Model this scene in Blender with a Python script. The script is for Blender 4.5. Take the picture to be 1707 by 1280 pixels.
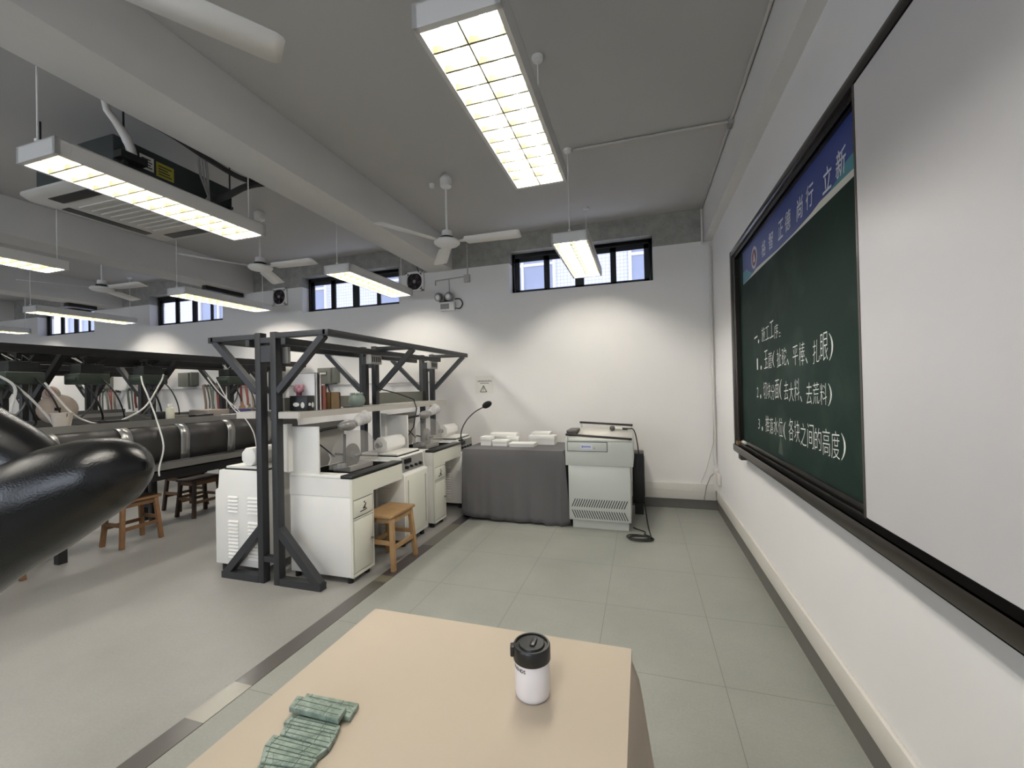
import bpy, bmesh, math, random
from mathutils import Vector, Matrix, Euler
random.seed(7)
for o in list(bpy.data.objects):
    bpy.data.objects.remove(o, do_unlink=True)
S = bpy.context.scene
COL = S.collection
PI = math.pi

# ---------------------------------------------------------------- camera
cam_d = bpy.data.cameras.new('camera')
cam = bpy.data.objects.new('camera', cam_d)
COL.objects.link(cam)
cam_d.sensor_width = 36.0
cam_d.sensor_fit = 'HORIZONTAL'
cam_d.lens = 697.39 / 1707 * 36.0
cam_d.clip_start = 0.02
CR = ((0.955, 0.296, -0.022), (-0.024, 0.002, -1.0), (-0.295, 0.955, 0.009))   # right, down, forward
r_ = Vector(CR[0]).normalized()
f_ = Vector(CR[2]); f_ = (f_ - r_ * f_.dot(r_)).normalized()
u_ = r_.cross(f_).normalized()
M = Matrix((( r_.x, u_.x, -f_.x, 0), (r_.y, u_.y, -f_.y, 0), (r_.z, u_.z, -f_.z, 1.4), (0, 0, 0, 1)))
cam.matrix_world = M
S.camera = cam

# ---------------------------------------------------------------- world, exposure
S.view_settings.view_transform = 'Standard'
S.view_settings.look = 'None'
S.view_settings.gamma = 1.0
S.view_settings.use_curve_mapping = False
S.view_settings.exposure = 0.8
w = bpy.data.worlds.new('world'); S.world = w
w.use_nodes = True
bg = w.node_tree.nodes['Background']
bg.inputs[0].default_value = (0.72, 0.78, 1.0, 1)
bg.inputs[1].default_value = 1.7
TUBE = 82.0        # radiance of the fluorescent tubes

# ---------------------------------------------------------------- materials
def lin(c):
    if isinstance(c, str):
        c = c.lstrip('#'); c = [int(c[i:i+2], 16) / 255 for i in (0, 2, 4)]
        c = [v / 12.92 if v <= .04045 else ((v + .055) / 1.055) ** 2.4 for v in c]
    return (c[0], c[1], c[2], 1)
MATS = {}
def mat(name, col, rough=.5, metal=0.0, var=.06, scale=6.0, bump=0.0, bscale=40.0, spec=.5, coat=0.0):
    if name in MATS: return MATS[name]
    m = bpy.data.materials.new(name); m.use_nodes = True
    nt = m.node_tree; b = nt.nodes['Principled BSDF']
    b.inputs['Roughness'].default_value = rough
    b.inputs['Metallic'].default_value = metal
    b.inputs['Specular IOR Level'].default_value = spec
    b.inputs['Coat Weight'].default_value = coat
    c = lin(col)
    tc = nt.nodes.new('ShaderNodeNewGeometry')
    if var > 0:
        n = nt.nodes.new('ShaderNodeTexNoise'); n.inputs['Scale'].default_value = scale; n.inputs['Detail'].default_value = 4
        nt.links.new(tc.outputs['Position'], n.inputs['Vector'])
        mx = nt.nodes.new('ShaderNodeMix'); mx.data_type = 'RGBA'
        mx.inputs['A'].default_value = tuple(v * (1 - var) for v in c[:3]) + (1,)
        mx.inputs['B'].default_value = tuple(min(1, v * (1 + var)) for v in c[:3]) + (1,)
        nt.links.new(n.outputs['Fac'], mx.inputs['Factor'])
        nt.links.new(mx.outputs['Result'], b.inputs['Base Color'])
    else:
        b.inputs['Base Color'].default_value = c
    if bump > 0:
        n2 = nt.nodes.new('ShaderNodeTexNoise'); n2.inputs['Scale'].default_value = bscale; n2.inputs['Detail'].default_value = 3
        nt.links.new(tc.outputs['Position'], n2.inputs['Vector'])
        bp = nt.nodes.new('ShaderNodeBump'); bp.inputs['Strength'].default_value = bump; bp.inputs['Distance'].default_value = .01
        nt.links.new(n2.outputs['Fac'], bp.inputs['Height'])
        nt.links.new(bp.outputs['Normal'], b.inputs['Normal'])
    MATS[name] = m
    return m
def node(nt, kind, **kw):
    n = nt.nodes.new(kind)
    for k, v in kw.items(): setattr(n, k, v)
    return n
def emit(name, col, k):
    m = bpy.data.materials.new(name); m.use_nodes = True
    b = m.node_tree.nodes['Principled BSDF']
    b.inputs['Base Color'].default_value = lin(col)
    b.inputs['Emission Color'].default_value = lin(col)
    b.inputs['Emission Strength'].default_value = k
    return m
def clear(name, col, alpha, rough=.1, gloss=.15, noise=False):
    m = bpy.data.materials.new(name); m.use_nodes = True
    nt = m.node_tree; out = nt.nodes['Material Output']; b = nt.nodes['Principled BSDF']
    b.inputs['Base Color'].default_value = lin(col); b.inputs['Roughness'].default_value = rough
    t = node(nt, 'ShaderNodeBsdfTransparent')
    mx = node(nt, 'ShaderNodeMixShader'); mx.inputs[0].default_value = alpha
    if noise:
        g = node(nt, 'ShaderNodeNewGeometry'); n = node(nt, 'ShaderNodeTexNoise'); n.inputs['Scale'].default_value = 18
        nt.links.new(g.outputs['Position'], n.inputs['Vector'])
        mp = node(nt, 'ShaderNodeMapRange'); mp.inputs['From Min'].default_value = .3; mp.inputs['From Max'].default_value = .7
        mp.inputs['To Min'].default_value = alpha * .85; mp.inputs['To Max'].default_value = min(1, alpha * 1.2)
        nt.links.new(n.outputs['Fac'], mp.inputs['Value']); nt.links.new(mp.outputs['Result'], mx.inputs[0])
    nt.links.new(t.outputs[0], mx.inputs[1]); nt.links.new(b.outputs[0], mx.inputs[2])
    nt.links.new(mx.outputs[0], out.inputs[0])
    return m

def wall_paint(name, base, upper=None, zsplit=2.99):
    m = bpy.data.materials.new(name); m.use_nodes = True
    nt = m.node_tree; b = nt.nodes['Principled BSDF']; b.inputs['Roughness'].default_value = .75
    b.inputs['Specular IOR Level'].default_value = .25
    g = node(nt, 'ShaderNodeNewGeometry')
    n = node(nt, 'ShaderNodeTexNoise'); n.inputs['Scale'].default_value = 1.6; n.inputs['Detail'].default_value = 5
    nt.links.new(g.outputs['Position'], n.inputs['Vector'])
    mx = node(nt, 'ShaderNodeMix', data_type='RGBA')
    c = lin(base)
    mx.inputs['A'].default_value = tuple(v * .93 for v in c[:3]) + (1,); mx.inputs['B'].default_value = c
    nt.links.new(n.outputs['Fac'], mx.inputs['Factor'])
    res = mx.outputs['Result']
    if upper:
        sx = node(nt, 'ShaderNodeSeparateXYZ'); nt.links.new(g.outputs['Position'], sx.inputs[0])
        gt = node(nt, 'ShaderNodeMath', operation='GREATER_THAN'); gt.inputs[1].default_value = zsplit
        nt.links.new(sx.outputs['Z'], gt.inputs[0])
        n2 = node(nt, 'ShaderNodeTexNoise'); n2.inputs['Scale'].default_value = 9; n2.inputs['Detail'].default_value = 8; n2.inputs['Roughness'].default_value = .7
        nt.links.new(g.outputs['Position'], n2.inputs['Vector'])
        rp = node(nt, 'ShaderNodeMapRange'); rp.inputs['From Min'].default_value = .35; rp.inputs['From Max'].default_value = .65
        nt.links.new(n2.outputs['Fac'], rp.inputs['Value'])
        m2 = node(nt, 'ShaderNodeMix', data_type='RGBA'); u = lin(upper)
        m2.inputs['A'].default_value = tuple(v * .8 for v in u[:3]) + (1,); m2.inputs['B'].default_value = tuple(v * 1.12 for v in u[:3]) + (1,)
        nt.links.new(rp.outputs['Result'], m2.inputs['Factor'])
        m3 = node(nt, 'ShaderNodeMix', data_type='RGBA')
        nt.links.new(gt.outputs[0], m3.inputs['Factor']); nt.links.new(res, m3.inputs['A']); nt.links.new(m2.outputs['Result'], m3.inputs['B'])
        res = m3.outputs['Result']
    nt.links.new(res, b.inputs['Base Color'])
    return m

def floor_mat():
    m = bpy.data.materials.new('floor_tiles_and_concrete'); m.use_nodes = True
    nt = m.node_tree; b = nt.nodes['Principled BSDF']
    b.inputs['Specular IOR Level'].default_value = .5
    g = node(nt, 'ShaderNodeNewGeometry')
    sx = node(nt, 'ShaderNodeSeparateXYZ'); nt.links.new(g.outputs['Position'], sx.inputs[0])
    def grid(axis, off, size, wdt):
        a = node(nt, 'ShaderNodeMath', operation='ADD'); a.inputs[1].default_value = off; nt.links.new(sx.outputs[axis], a.inputs[0])
        d = node(nt, 'ShaderNodeMath', operation='DIVIDE'); d.inputs[1].default_value = size; nt.links.new(a.outputs[0], d.inputs[0])
        f = node(nt, 'ShaderNodeMath', operation='FRACT'); nt.links.new(d.outputs[0], f.inputs[0])
        l = node(nt, 'ShaderNodeMath', operation='LESS_THAN'); l.inputs[1].default_value = wdt / size; nt.links.new(f.outputs[0], l.inputs[0])
        return l.outputs[0]
    gx = grid('X', 20 * .588 + .253, .588, .004); gy = grid('Y', 20 * .608 - 2.133, .608, .004)
    mxg = node(nt, 'ShaderNodeMath', operation='MAXIMUM'); nt.links.new(gx, mxg.inputs[0]); nt.links.new(gy, mxg.inputs[1])
    side = node(nt, 'ShaderNodeMath', operation='GREATER_THAN'); side.inputs[1].default_value = -1.81; nt.links.new(sx.outputs['X'], side.inputs[0])
    gl = node(nt, 'ShaderNodeMath', operation='MULTIPLY'); nt.links.new(mxg.outputs[0], gl.inputs[0]); nt.links.new(side.outputs[0], gl.inputs[1])
    nz = node(nt, 'ShaderNodeTexNoise'); nz.inputs['Scale'].default_value = 2.2; nz.inputs['Detail'].default_value = 8; nz.inputs['Roughness'].default_value = .65
    nt.links.new(g.outputs['Position'], nz.inputs['Vector'])
    nf = node(nt, 'ShaderNodeTexNoise'); nf.inputs['Scale'].default_value = 90; nf.inputs['Detail'].default_value = 3
    nt.links.new(g.outputs['Position'], nf.inputs['Vector'])
    av = node(nt, 'ShaderNodeMix'); av.data_type = 'FLOAT'; av.inputs['Factor'].default_value = .35
    nt.links.new(nz.outputs['Fac'], av.inputs['A']); nt.links.new(nf.outputs['Fac'], av.inputs['B'])
    def two(a, bb):
        x = node(nt, 'ShaderNodeMix', data_type='RGBA'); x.inputs['A'].default_value = lin(a); x.inputs['B'].default_value = lin(bb)
        mr = node(nt, 'ShaderNodeMapRange'); mr.inputs['From Min'].default_value = .35; mr.inputs['From Max'].default_value = .65
        nt.links.new(av.outputs['Result'], mr.inputs['Value']); nt.links.new(mr.outputs['Result'], x.inputs['Factor']); return x.outputs['Result']
    tile = two('#868780', '#93948d'); conc = two('#85837f', '#93918d')
    sel = node(nt, 'ShaderNodeMix', data_type='RGBA'); nt.links.new(side.outputs[0], sel.inputs['Factor']); nt.links.new(conc, sel.inputs['A']); nt.links.new(tile, sel.inputs['B'])
    gr = node(nt, 'ShaderNodeMix', data_type='RGBA'); gr.inputs['B'].default_value = lin('#5d5c54')
    gm = node(nt, 'ShaderNodeMath', operation='MULTIPLY'); gm.inputs[1].default_value = .6; nt.links.new(gl.outputs[0], gm.inputs[0])
    nt.links.new(gm.outputs[0], gr.inputs['Factor']); nt.links.new(sel.outputs['Result'], gr.inputs['A'])
    nt.links.new(gr.outputs['Result'], b.inputs['Base Color'])
    rr = node(nt, 'ShaderNodeMapRange'); rr.inputs['To Min'].default_value = .32; rr.inputs['To Max'].default_value = .55
    nt.links.new(nz.outputs['Fac'], rr.inputs['Value']); nt.links.new(rr.outputs['Result'], b.inputs['Roughness'])
    return m

# ---------------------------------------------------------------- mesh builder
class B:
    def __init__(self): self.v = []; self.f = []
    def add(self, vs, fs):
        n = len(self.v); self.v += [Vector(p) for p in vs]; self.f += [tuple(i + n for i in f) for f in fs]; return self
    def box(self, x0, x1, y0, y1, z0, z1):
        return self.add([(x0,y0,z0),(x1,y0,z0),(x1,y1,z0),(x0,y1,z0),(x0,y0,z1),(x1,y0,z1),(x1,y1,z1),(x0,y1,z1)],
                        [(0,3,2,1),(4,5,6,7),(0,1,5,4),(1,2,6,5),(2,3,7,6),(3,0,4,7)])
    def bar(self, a, b, w, h, up=(0,0,1)):
        a = Vector(a); b = Vector(b); d = (b - a).normalized(); up = Vector(up)
        if abs(d.dot(up)) > .98: up = Vector((0,1,0))
        s = d.cross(up).normalized(); t = s.cross(d).normalized()
        q = [s*sx*w/2 + t*tz*h/2 for sx, tz in ((-1,-1),(1,-1),(1,1),(-1,1))]
        return self.add([a+k for k in q] + [b+k for k in q], [(0,1,2,3),(7,6,5,4),(0,4,5,1),(1,5,6,2),(2,6,7,3),(3,7,4,0)])
    def cyl(self, a, b, r, r2=None, n=16, caps=True):
        r2 = r if r2 is None else r2
        return self.tube([a, b], [r, r2], n, caps)
    def tube(self, pts, r, n=8, caps=True):
        pts = [Vector(p) for p in pts]; rs = r if isinstance(r, (list, tuple)) else [r]*len(pts)
        vs = []; s = None
        for i, p in enumerate(pts):
            d = (pts[min(i+1, len(pts)-1)] - pts[max(i-1, 0)]).normalized()
            if s is None:
                s = d.cross(Vector((0,0,1)) if abs(d.z) < .9 else Vector((1,0,0))).normalized()
            else:
                s = (s - d*s.dot(d)).normalized()
            t = d.cross(s)
            vs += [p + (s*math.cos(2*PI*k/n) + t*math.sin(2*PI*k/n))*rs[i] for k in range(n)]
        fs = []
        for i in range(len(pts)-1):
            for k in range(n):
                a = i*n+k; b = i*n+(k+1) % n
                fs.append((a, b, b+n, a+n))
        if caps:
            fs.append(tuple(reversed(range(n)))); fs.append(tuple((len(pts)-1)*n+k for k in range(n)))
        return self.add(vs, fs)
    def lathe(self, prof, c=(0,0,0), n=32, axis='z', caps=True):
        c = Vector(c); vs = []; fs = []
        for r, z in prof:
            for k in range(n):
                a = 2*PI*k/n; p = Vector((r*math.cos(a), r*math.sin(a), z))
                if axis == 'y': p = Vector((p.x, p.z, p.y))
                if axis == 'x': p = Vector((p.z, p.x, p.y))
                vs.append(c+p)
        for i in range(len(prof)-1):
            for k in range(n):
                a = i*n+k; b = i*n+(k+1) % n; fs.append((a, b, b+n, a+n))
        if caps: fs.append(tuple(reversed(range(n)))); fs.append(tuple((len(prof)-1)*n+k for k in range(n)))
        return self.add(vs, fs)
    def ell(self, c, rad, n=20, m=12, rot=None):
        c = Vector(c); vs = []; fs = []
        for i in range(m+1):
            th = PI*i/m
            for k in range(n):
                p = Vector((rad[0]*math.sin(th)*math.cos(2*PI*k/n), rad[1]*math.sin(th)*math.sin(2*PI*k/n), rad[2]*math.cos(th)))
                if rot is not None: p = rot @ p
                vs.append(c+p)
        for i in range(m):
            for k in range(n):
                a = i*n+k; b = i*n+(k+1) % n; fs.append((a, a+n, b+n, b))
        return self.add(vs, fs)
    def prism(self, poly, axis, a, b):
        """poly: 2D outline; axis 'x': (y,z) outline, 'y': (x,z), 'z': (x,y)"""
        def P(q, t): return {'x': (t, q[0], q[1]), 'y': (q[0], t, q[1]), 'z': (q[0], q[1], t)}[axis]
        n = len(poly)
        vs = [P(q, a) for q in poly] + [P(q, b) for q in poly]
        fs = [tuple(range(n)), tuple(reversed(range(n, 2*n)))] + [(k, k+n, (k+1) % n+n, (k+1) % n) for k in range(n)]
        return self.add(vs, fs)
    def sheet(self, prof, axis, a, b, n=1):
        """open strip: 2D profile extruded along an axis"""
        def P(q, t): return {'x': (t, q[0], q[1]), 'y': (q[0], t, q[1]), 'z': (q[0], q[1], t)}[axis]
        m = len(prof); vs = [P(q, a + (b-a)*i/n) for i in range(n+1) for q in prof]
        return self.add(vs, [(i*m+k, i*m+k+1, (i+1)*m+k+1, (i+1)*m+k) for i in range(n) for k in range(m-1)])
    def move(self, d):
        d = Vector(d); self.v = [p+d for p in self.v]; return self
    def xf(self, m):
        self.v = [m @ p for p in self.v]; return self
    def build(self, name, m, parent=None, bevel=0.0, weld=True, solid=0.0, flat=False):
        me = bpy.data.meshes.new(name)
        o = bpy.data.objects.new(name, me); COL.objects.link(o)
        off = Vector((0,0,0))
        if parent is not None:
            top = parent
            while top.parent: top = top.parent
            off = top.location.copy(); o.parent = parent
        bm = bmesh.new(); vs = [bm.verts.new(p-off) for p in self.v]
        for f in self.f:
            try: bm.faces.new([vs[i] for i in f])
            except ValueError: pass
        if weld: bmesh.ops.remove_doubles(bm, verts=bm.verts, dist=1e-5)
        bmesh.ops.recalc_face_normals(bm, faces=bm.faces)
        if bevel > 0:
            ed = [e for e in bm.edges if len(e.link_faces) == 2 and e.calc_face_angle(0) > .6]
            bmesh.ops.bevel(bm, geom=ed, offset=bevel, segments=2, profile=.5, affect='EDGES', clamp_overlap=True)
        for f in bm.faces: f.smooth = not flat
        bm.to_mesh(me); bm.free()
        me.set_sharp_from_angle(angle=math.radians(38))
        me.materials.append(m)
        if solid > 0:
            sm = o.modifiers.new('solid', 'SOLIDIFY'); sm.thickness = solid; sm.offset = 0
        return o

def tag(o, label=None, cat=None, group=None, kind=None):
    if label: o['label'] = label
    if cat: o['category'] = cat
    if group: o['group'] = group
    if kind: o['kind'] = kind
    return o
def thing(name, loc, label, cat, group=None):
    o = bpy.data.objects.new(name, None); COL.objects.link(o); o.location = loc; o.empty_display_size = .05
    return tag(o, label, cat, group)
def dup(root, loc, label=None, group=None):
    def cp(o, par):
        c = o.copy(); COL.objects.link(c); c.parent = par
        for ch in o.children: cp(ch, c)
        return c
    r = cp(root, None); r.location = loc
    if label: r['label'] = label
    if group: r['group'] = group
    return r
def struct(o, label=None): o['kind'] = 'structure'; return o

def text_faces(body, size, thin=0.0, shear=0.0, spacing=1.0):
    c = bpy.data.curves.new('t', 'FONT'); c.body = body; c.size = size; c.offset = thin; c.shear = shear
    c.space_character = spacing; c.resolution_u = 3
    o = bpy.data.objects.new('t', c); COL.objects.link(o)
    dg = bpy.context.evaluated_depsgraph_get(); dg.update()
    me = bpy.data.meshes.new_from_object(o.evaluated_get(dg))
    vs = [v.co.copy() for v in me.vertices]; fs = [tuple(p.vertices) for p in me.polygons]
    bpy.data.objects.remove(o); bpy.data.meshes.remove(me); bpy.data.curves.remove(c)
    return vs, fs
def text(b, body, size, origin, u, v, thin=0.0, shear=0.0, spacing=1.0, width=None, height=None):
    vs, fs = text_faces(body, size, thin, shear, spacing)
    if not vs: return b
    x0 = min(p.x for p in vs); x1 = max(p.x for p in vs); y0 = min(p.y for p in vs); y1 = max(p.y for p in vs)
    kx = width/(x1-x0) if width else 1; ky = height/(y1-y0) if height else 1
    origin = Vector(origin); u = Vector(u); v = Vector(v)
    return b.add([origin + u*(p.x-x0)*kx + v*(p.y-y0)*ky for p in vs], fs)

def smooth(pts, n=6):
    P = [Vector(p) for p in pts]; out = []
    for i in range(len(P)-1):
        p0, p1, p2, p3 = P[max(i-1, 0)], P[i], P[i+1], P[min(i+2, len(P)-1)]
        for k in range(n):
            t = k/n; out.append(.5*((2*p1)+(p2-p0)*t+(2*p0-5*p1+4*p2-p3)*t*t+(3*p1-p0-3*p2+p3)*t**3))
    return out+[P[-1]]

# palette
white_paint = mat('white_paint_metal', '#d6d4cf', .4, var=.03)
lamp_white = mat('lamp_housing_white', '#c9c7c3', .45, var=.02)
fan_white = mat('fan_white', '#dedcd8', .45, var=.03)
steel_dark = mat('dark_grey_painted_steel', '#2d2e30', .45, var=.12, scale=9)
steel_black = mat('blackened_steel', '#191818', .5, var=.15)
black_pl = mat('black_plastic', '#141414', .4, var=.05)
black_gl = mat('black_gloss', '#0d0d0f', .22, var=.05)
grey_pl = mat('grey_plastic', '#8d8c88', .5)
alu_black = mat('black_window_aluminium', '#121316', .4, var=.05)
wood = mat('stool_wood', '#a3825a', .55, var=.25, scale=14)
wood_dark = mat('stool_wood_dark', '#6a4c30', .6, var=.25, scale=14)
pvc = mat('white_pvc', '#cfcbc4', .5, var=.03)
pvc_pipe = mat('painted_conduit', '#b5b2ad', .5, var=.03)
cable_black = mat('black_cable', '#101010', .5, var=0)
cable_white = mat('white_cable', '#cfcdc8', .5, var=.03)
stainless = mat('stainless_steel', '#9b9a97', .3, metal=.85, var=.08)
stainless_dull = mat('dull_steel_sheet', '#6d6c69', .45, metal=.5, var=.15)
hood_dark = mat('dark_hood_sheet', '#262321', .5, var=.15)
ink = mat('dark_ink', '#2a2a2a', .6, var=0)
paper = mat('white_paper', '#d8d5ce', .7, var=.02)

# ================================================================ SETTING
YW, XR, ZC, XL, YF = 5.09, .78, 3.36, -13.6, -3.4
struct(B().box(XL-.2, XR+.2, YF-.2, YW+.25, -.15, 0).build('floor', floor_mat()))
struct(B().box(XL-.2, XR+.2, YF-.2, YW+.25, ZC, ZC+.15).build('ceiling', mat('ceiling_paint', '#b4b2af', .8, var=.04, scale=1.5)))
WIN = [(-1.58, .157), (-4.86, -3.19), (-8.155, -6.46), (-11.305, -9.62)]
WZ0, WZ1 = 2.605, 3.135
bw = B()
bw.box(XL-.2, XR+.2, YW, YW+.24, 0, WZ0); bw.box(XL-.2, XR+.2, YW, YW+.24, WZ1, ZC)
xs = sorted([XL-.2] + [v for p in WIN for v in p] + [XR+.2])
for i in range(0, len(xs), 2): bw.box(xs[i], xs[i+1], YW, YW+.24, WZ0, WZ1)
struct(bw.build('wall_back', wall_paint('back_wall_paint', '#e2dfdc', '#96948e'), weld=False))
wp = wall_paint('wall_paint', '#e4e2e2')
struct(B().box(XR, XR+.2, YF, YW, 0, ZC).build('wall_right', wp))
struct(B().box(XL-.2, XL, YF, YW, 0, ZC).build('wall_left', wp))
struct(B().box(XL-.2, XR+.2, YF-.2, YF, 0, ZC).build('wall_front', wp))
beam_m = mat('beam_paint', '#d0cecb', .8, var=.05, scale=2)
for i, (a, b) in enumerate([(-2.725, -2.37), (-6.17, -5.8), (-9.22, -8.84), (-12.4, -12.05)]):
    struct(B().box(a, b, YF, YW, 2.985, ZC).build('trim_%d' % (i+1), beam_m, bevel=.006))
struct(B().box(XR-.085, XR, YF, YW, 2.985, ZC).build('trim_5', beam_m))
# skirting tiles and cable trunking
sk = mat('skirting_tile', '#5f5d58', .4, var=.08, scale=12)
struct(B().box(XL, XR, YW-.012, YW, 0, .108).build('baseboard_back', sk))
struct(B().box(XR-.012, XR, YF, YW-.012, 0, .108).build('baseboard_right', sk))
t = B().box(-.75, XR-.03, YW-.025, YW, .108, .285); t.box(-.75, XR-.04, YW-.028, YW, .203, .209)
struct(t.build('trim_6', pvc, bevel=.004))
struct(B().box(XR-.02, XR, YF, YW-.01, .112, .225).build('trim_7', pvc, bevel=.006))
# strip of stone covers in the floor (dark, with worn pale lengths)
strip = bpy.data.materials.new('floor_channel_stone'); strip.use_nodes = True
nt = strip.node_tree; pb = nt.nodes['Principled BSDF']; pb.inputs['Roughness'].default_value = .28
g = node(nt, 'ShaderNodeNewGeometry'); sx = node(nt, 'ShaderNodeSeparateXYZ'); nt.links.new(g.outputs['Position'], sx.inputs[0])
cr = node(nt, 'ShaderNodeValToRGB'); cr.color_ramp.interpolation = 'CONSTANT'
mr = node(nt, 'ShaderNodeMapRange'); mr.inputs['From Min'].default_value = -3.4; mr.inputs['From Max'].default_value = 5.1
nt.links.new(sx.outputs['Y'], mr.inputs['Value']); nt.links.new(mr.outputs['Result'], cr.inputs['Fac'])
E_ = cr.color_ramp.elements
def stop(y, c):
    e = E_.new((y+3.4)/8.5); e.color = lin(c)
E_[0].color = lin('#57534f'); E_[1].position = 1.0; E_[1].color = lin('#3b3738')
for y, c in ((1.30, '#8f8b80'), (1.54, '#56524e'), (2.52, '#4f4c44'), (2.64, '#6a6656'), (2.74, '#453f3e'), (3.35, '#69655f'), (3.75, '#6c685a'), (3.95, '#3f3a3d')):
    stop(y, c)
nt.links.new(cr.outputs['Color'], pb.inputs['Base Color'])
struct(B().box(-1.925, -1.815, YF, YW-.012, -.001, .0025).build('trim_8', strip))

# windows
DAY_FILL = emit('added_daylight_pane', (.80, .88, 1.0), 3.2)  # glow for the added rear windows, lifts upper walls and ceiling
glass = clear('window_glass', '#dfe6f5', .10, .02)
for i, (a, b) in enumerate(WIN):
    r = bpy.data.objects.new('window_%d' % (i+1), None); COL.objects.link(r); r.location = ((a+b)/2, YW+.12, WZ0); r['kind'] = 'structure'
    y0, y1 = YW+.135, YW+.195
    f = B()
    f.box(a, a+.04, y0, y1, WZ0, WZ1); f.box(b-.04, b, y0, y1, WZ0, WZ1)
    f.box(a, b, y0, y1, WZ0, WZ0+.03); f.box(a, b, y0, y1, WZ1-.055, WZ1)
    f.build('window_frame', alu_black, r, bevel=.003)
    n = 4; L = (b-a-.08)/n
    for k in range(n):
        x0 = a+.04+L*k; x1 = x0+L; yy = y0+.012+(.014 if k in (1, 2) else 0)
        s = B(); wl = .055 if k in (0, 2) else .035; wr = .055 if k in (1, 3) else .035
        s.box(x0, x0+wl, yy, yy+.02, WZ0+.03, WZ1-.055); s.box(x1-wr, x1, yy, yy+.02, WZ0+.03, WZ1-.055)
        s.box(x0, x1, yy, yy+.02, WZ0+.03, WZ0+.06); s.box(x0, x1, yy, yy+.02, WZ1-.105, WZ1-.055)
        sh = s.build('sash', alu_black, r, weld=False)
        B().box(x0+wl-.004, x1-wr+.004, yy+.008, yy+.012, WZ0+.056, WZ1-.10).build('pane', glass, sh)
# unseen windows added behind the camera; their glowing panes give daylight fill
for k, xw in enumerate((-11.2, -7.6, -4.0, -.9)):
    r = bpy.data.objects.new('window_%d' % (5+k), None); COL.objects.link(r); r.location = (xw, YF, 1.0); r['kind'] = 'structure'
    f = B(); x0, x1 = xw-1.1, xw+1.1
    f.box(x0, x1, YF, YF+.04, 1.0, 1.06); f.box(x0, x1, YF, YF+.04, 2.54, 2.6)
    for x in (x0, xw-.03, x1-.06): f.box(x, x+.06, YF, YF+.04, 1.0, 2.6)
    f.build('window_frame', alu_black, r, weld=False)
    B().box(x0+.05, x1-.05, YF+.001, YF+.006, 1.05, 2.55).build('added_glow_pane', DAY_FILL, r)
# neighbouring building
fac = bpy.data.materials.new('white_tiled_facade'); fac.use_nodes = True
nt = fac.node_tree; pb = nt.nodes['Principled BSDF']; pb.inputs['Roughness'].default_value = .5
g = node(nt, 'ShaderNodeNewGeometry'); sx = node(nt, 'ShaderNodeSeparateXYZ'); nt.links.new(g.outputs['Position'], sx.inputs[0])
cb = node(nt, 'ShaderNodeCombineXYZ'); nt.links.new(sx.outputs['X'], cb.inputs['X']); nt.links.new(sx.outputs['Z'], cb.inputs['Y'])
br = node(nt, 'ShaderNodeTexBrick'); br.offset = 0; br.inputs['Color1'].default_value = lin('#d8d8dc'); br.inputs['Color2'].default_value = lin('#cfd0d6'); br.inputs['Mortar'].default_value = lin('#a9abb5')
br.inputs['Scale'].default_value = 1.0; br.inputs['Brick Width'].default_value = .075; br.inputs['Row Height'].default_value = .075; br.inputs['Mortar Size'].default_value = .005
nt.links.new(cb.outputs[0], br.inputs['Vector']); nt.links.new(br.outputs['Color'], pb.inputs['Base Color'])
bld = thing('building', (-5, 9.1, 0), 'white tiled neighbouring building seen through the high black windows', 'building')
B().box(-28, 5, 9.1, 9.6, 0, 6.2).build('tiled_wall', fac, bld)
bwin = mat('facade_window_glass', '#8f97aa', .15, var=.15, scale=2)
for k in range(9):
    x0 = -24.6+3.05*k
    fr = B().box(x0, x0+1.5, 9.04, 9.1, 3.3, 3.36); fr.box(x0, x0+1.5, 9.04, 9.1, 4.74, 4.8)
    fr.box(x0, x0+.06, 9.03, 9.1, 3.3, 4.8); fr.box(x0+1.44, x0+1.5, 9.03, 9.1, 3.3, 4.8)
    fr.box(x0+.72, x0+.78, 9.03, 9.1, 3.36, 4.74); fr.box(x0+.06, x0+1.44, 9.045, 9.1, 4.1, 4.16)
    fo = fr.build('facade_window', white_paint, bld, weld=False)
    B().box(x0+.05, x0+1.45, 9.07, 9.095, 3.35, 4.75).build('window_glass', bwin, fo)

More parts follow.
